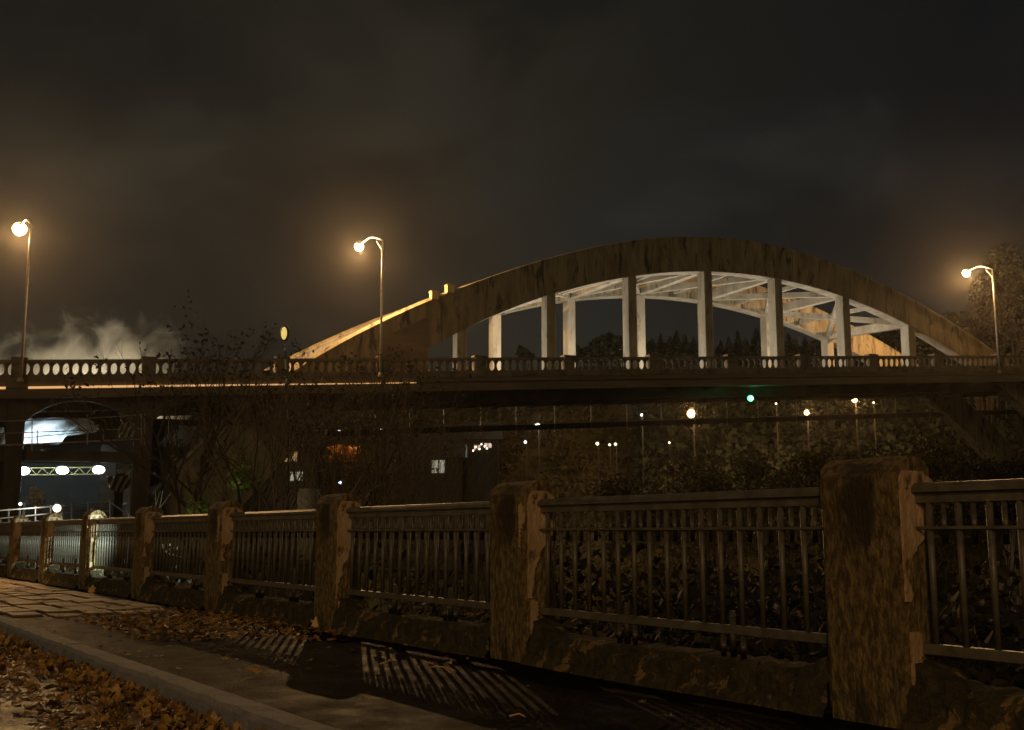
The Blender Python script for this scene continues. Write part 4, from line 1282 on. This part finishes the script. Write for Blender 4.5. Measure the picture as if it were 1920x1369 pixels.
def stick(px1, py1, px2, py2, rad, label):
    a = ground(px1, py1, .01); c = ground(px2, py2, .01)
    mid = (a + c) / 2 + Vector((0.01, .01, .012))
    o = MB().tube([a * 0, mid - a, c - a], [rad, rad * .8, rad * .5], 6).build('fallen_twig', 'leaf_peach', loc=a, smooth=True)
    tag(o, label, 'twig', 'fallen twigs on the sidewalk')
stick(743, 1240, 712, 1245, .008, 'thick short twig above the light stripes')
stick(808, 1251, 855, 1258, .004, 'thin long twig right of the thick one')
stick(845, 1262, 812, 1248, .003, 'faint crossing twig beside the reddish leaf')
stick(955, 1343, 985, 1344, .005, 'short twig lying low near the bottom edge')

# ================================================================== STEAM behind the left end of the bridge
def volume_box(name, x0, x1, y0, y1, z0, z1):
    b = MB().box(x0, x1, y0, y1, z0, z1)
    return b
sm = bpy.data.materials.new('steam_volume'); sm.use_nodes = True
t = sm.node_tree
for n in list(t.nodes): t.nodes.remove(n)
pvn = N(t, 'ShaderNodeVolumePrincipled'); pvn.inputs['Color'].default_value = (.92, .88, .78, 1); pvn.inputs['Anisotropy'].default_value = .1
om = N(t, 'ShaderNodeOutputMaterial'); t.links.new(pvn.outputs[0], om.inputs['Volume'])
tc = N(t, 'ShaderNodeTexCoord')
nz = N(t, 'ShaderNodeTexNoise'); nz.inputs['Scale'].default_value = .30; nz.inputs['Detail'].default_value = 8; nz.inputs['Roughness'].default_value = .62; nz.inputs['Distortion'].default_value = 0.9
t.links.new(tc.outputs['Object'], nz.inputs['Vector'])
sx_ = N(t, 'ShaderNodeSeparateXYZ'); t.links.new(tc.outputs['Generated'], sx_.inputs[0])
def mth(op, a, b=None, clamp=False):
    n = N(t, 'ShaderNodeMath', operation=op); n.use_clamp = clamp
    for k, v in ((0, a), (1, b)):
        if v is None: continue
        if isinstance(v, (int, float)): n.inputs[k].default_value = v
        else: t.links.new(v, n.inputs[k])
    return n.outputs[0]
hgt = sx_.outputs['Z']; xx = sx_.outputs['X']; yy_ = sx_.outputs['Y']
# a broad bank at the bottom, wisps leaning to the right above it
cx_ = mth('ADD', mth('MULTIPLY', hgt, .45), .42)
dx_ = mth('ABSOLUTE', mth('SUBTRACT', xx, cx_))
thr = mth('ADD', mth('ADD', mth('MULTIPLY', mth('POWER', hgt, .85), .62), mth('MULTIPLY', mth('POWER', dx_, 2.0), .42)), .17)
dens = mth('MULTIPLY', mth('SUBTRACT', nz.outputs['Fac'], thr, True), 2.0)
edge = mth('MULTIPLY', mth('MULTIPLY', xx, 8, True), mth('MULTIPLY', mth('SUBTRACT', 1.0, xx), 8, True))
edge = mth('MULTIPLY', edge, mth('MULTIPLY', mth('MULTIPLY', yy_, 4, True), mth('MULTIPLY', mth('SUBTRACT', 1.0, yy_), 4, True)))
dens = mth('MULTIPLY', dens, edge)
t.links.new(dens, pvn.inputs['Density'])
a = at(-130, 700, 92); c = at(350, 500, 92)
st = MB().box(0, c.x - a.x, 0, 12, 0, c.z - a.z + 4).build('steam', sm, loc=(a.x, 88, a.z - 4))
tag(st, 'pale steam plume rising behind the left end of the bridge', 'steam', kind='stuff')
for px_, pw_ in ((-20, 3600), (120, 5000), (240, 4200)):
    lamp('mill_light', at(px_, 760, 87), pw_ * .8, (1.0, .86, .60), .6)

# ================================================================== HAZE
HAZE = 0.00021
hm = bpy.data.materials.new('haze_volume'); hm.use_nodes = True
t = hm.node_tree
for n in list(t.nodes): t.nodes.remove(n)
pvn = N(t, 'ShaderNodeVolumePrincipled'); pvn.inputs['Color'].default_value = (.95, .9, .82, 1); pvn.inputs['Density'].default_value = HAZE; pvn.inputs['Anisotropy'].default_value = .90
om = N(t, 'ShaderNodeOutputMaterial'); t.links.new(pvn.outputs[0], om.inputs['Volume'])
o = MB().box(-330, 460, -60, 440, -11.5, 60).build('haze', hm)
tag(o, 'thin night mist around the lamps', 'haze', kind='stuff')
print('objects', len(bpy.data.objects))
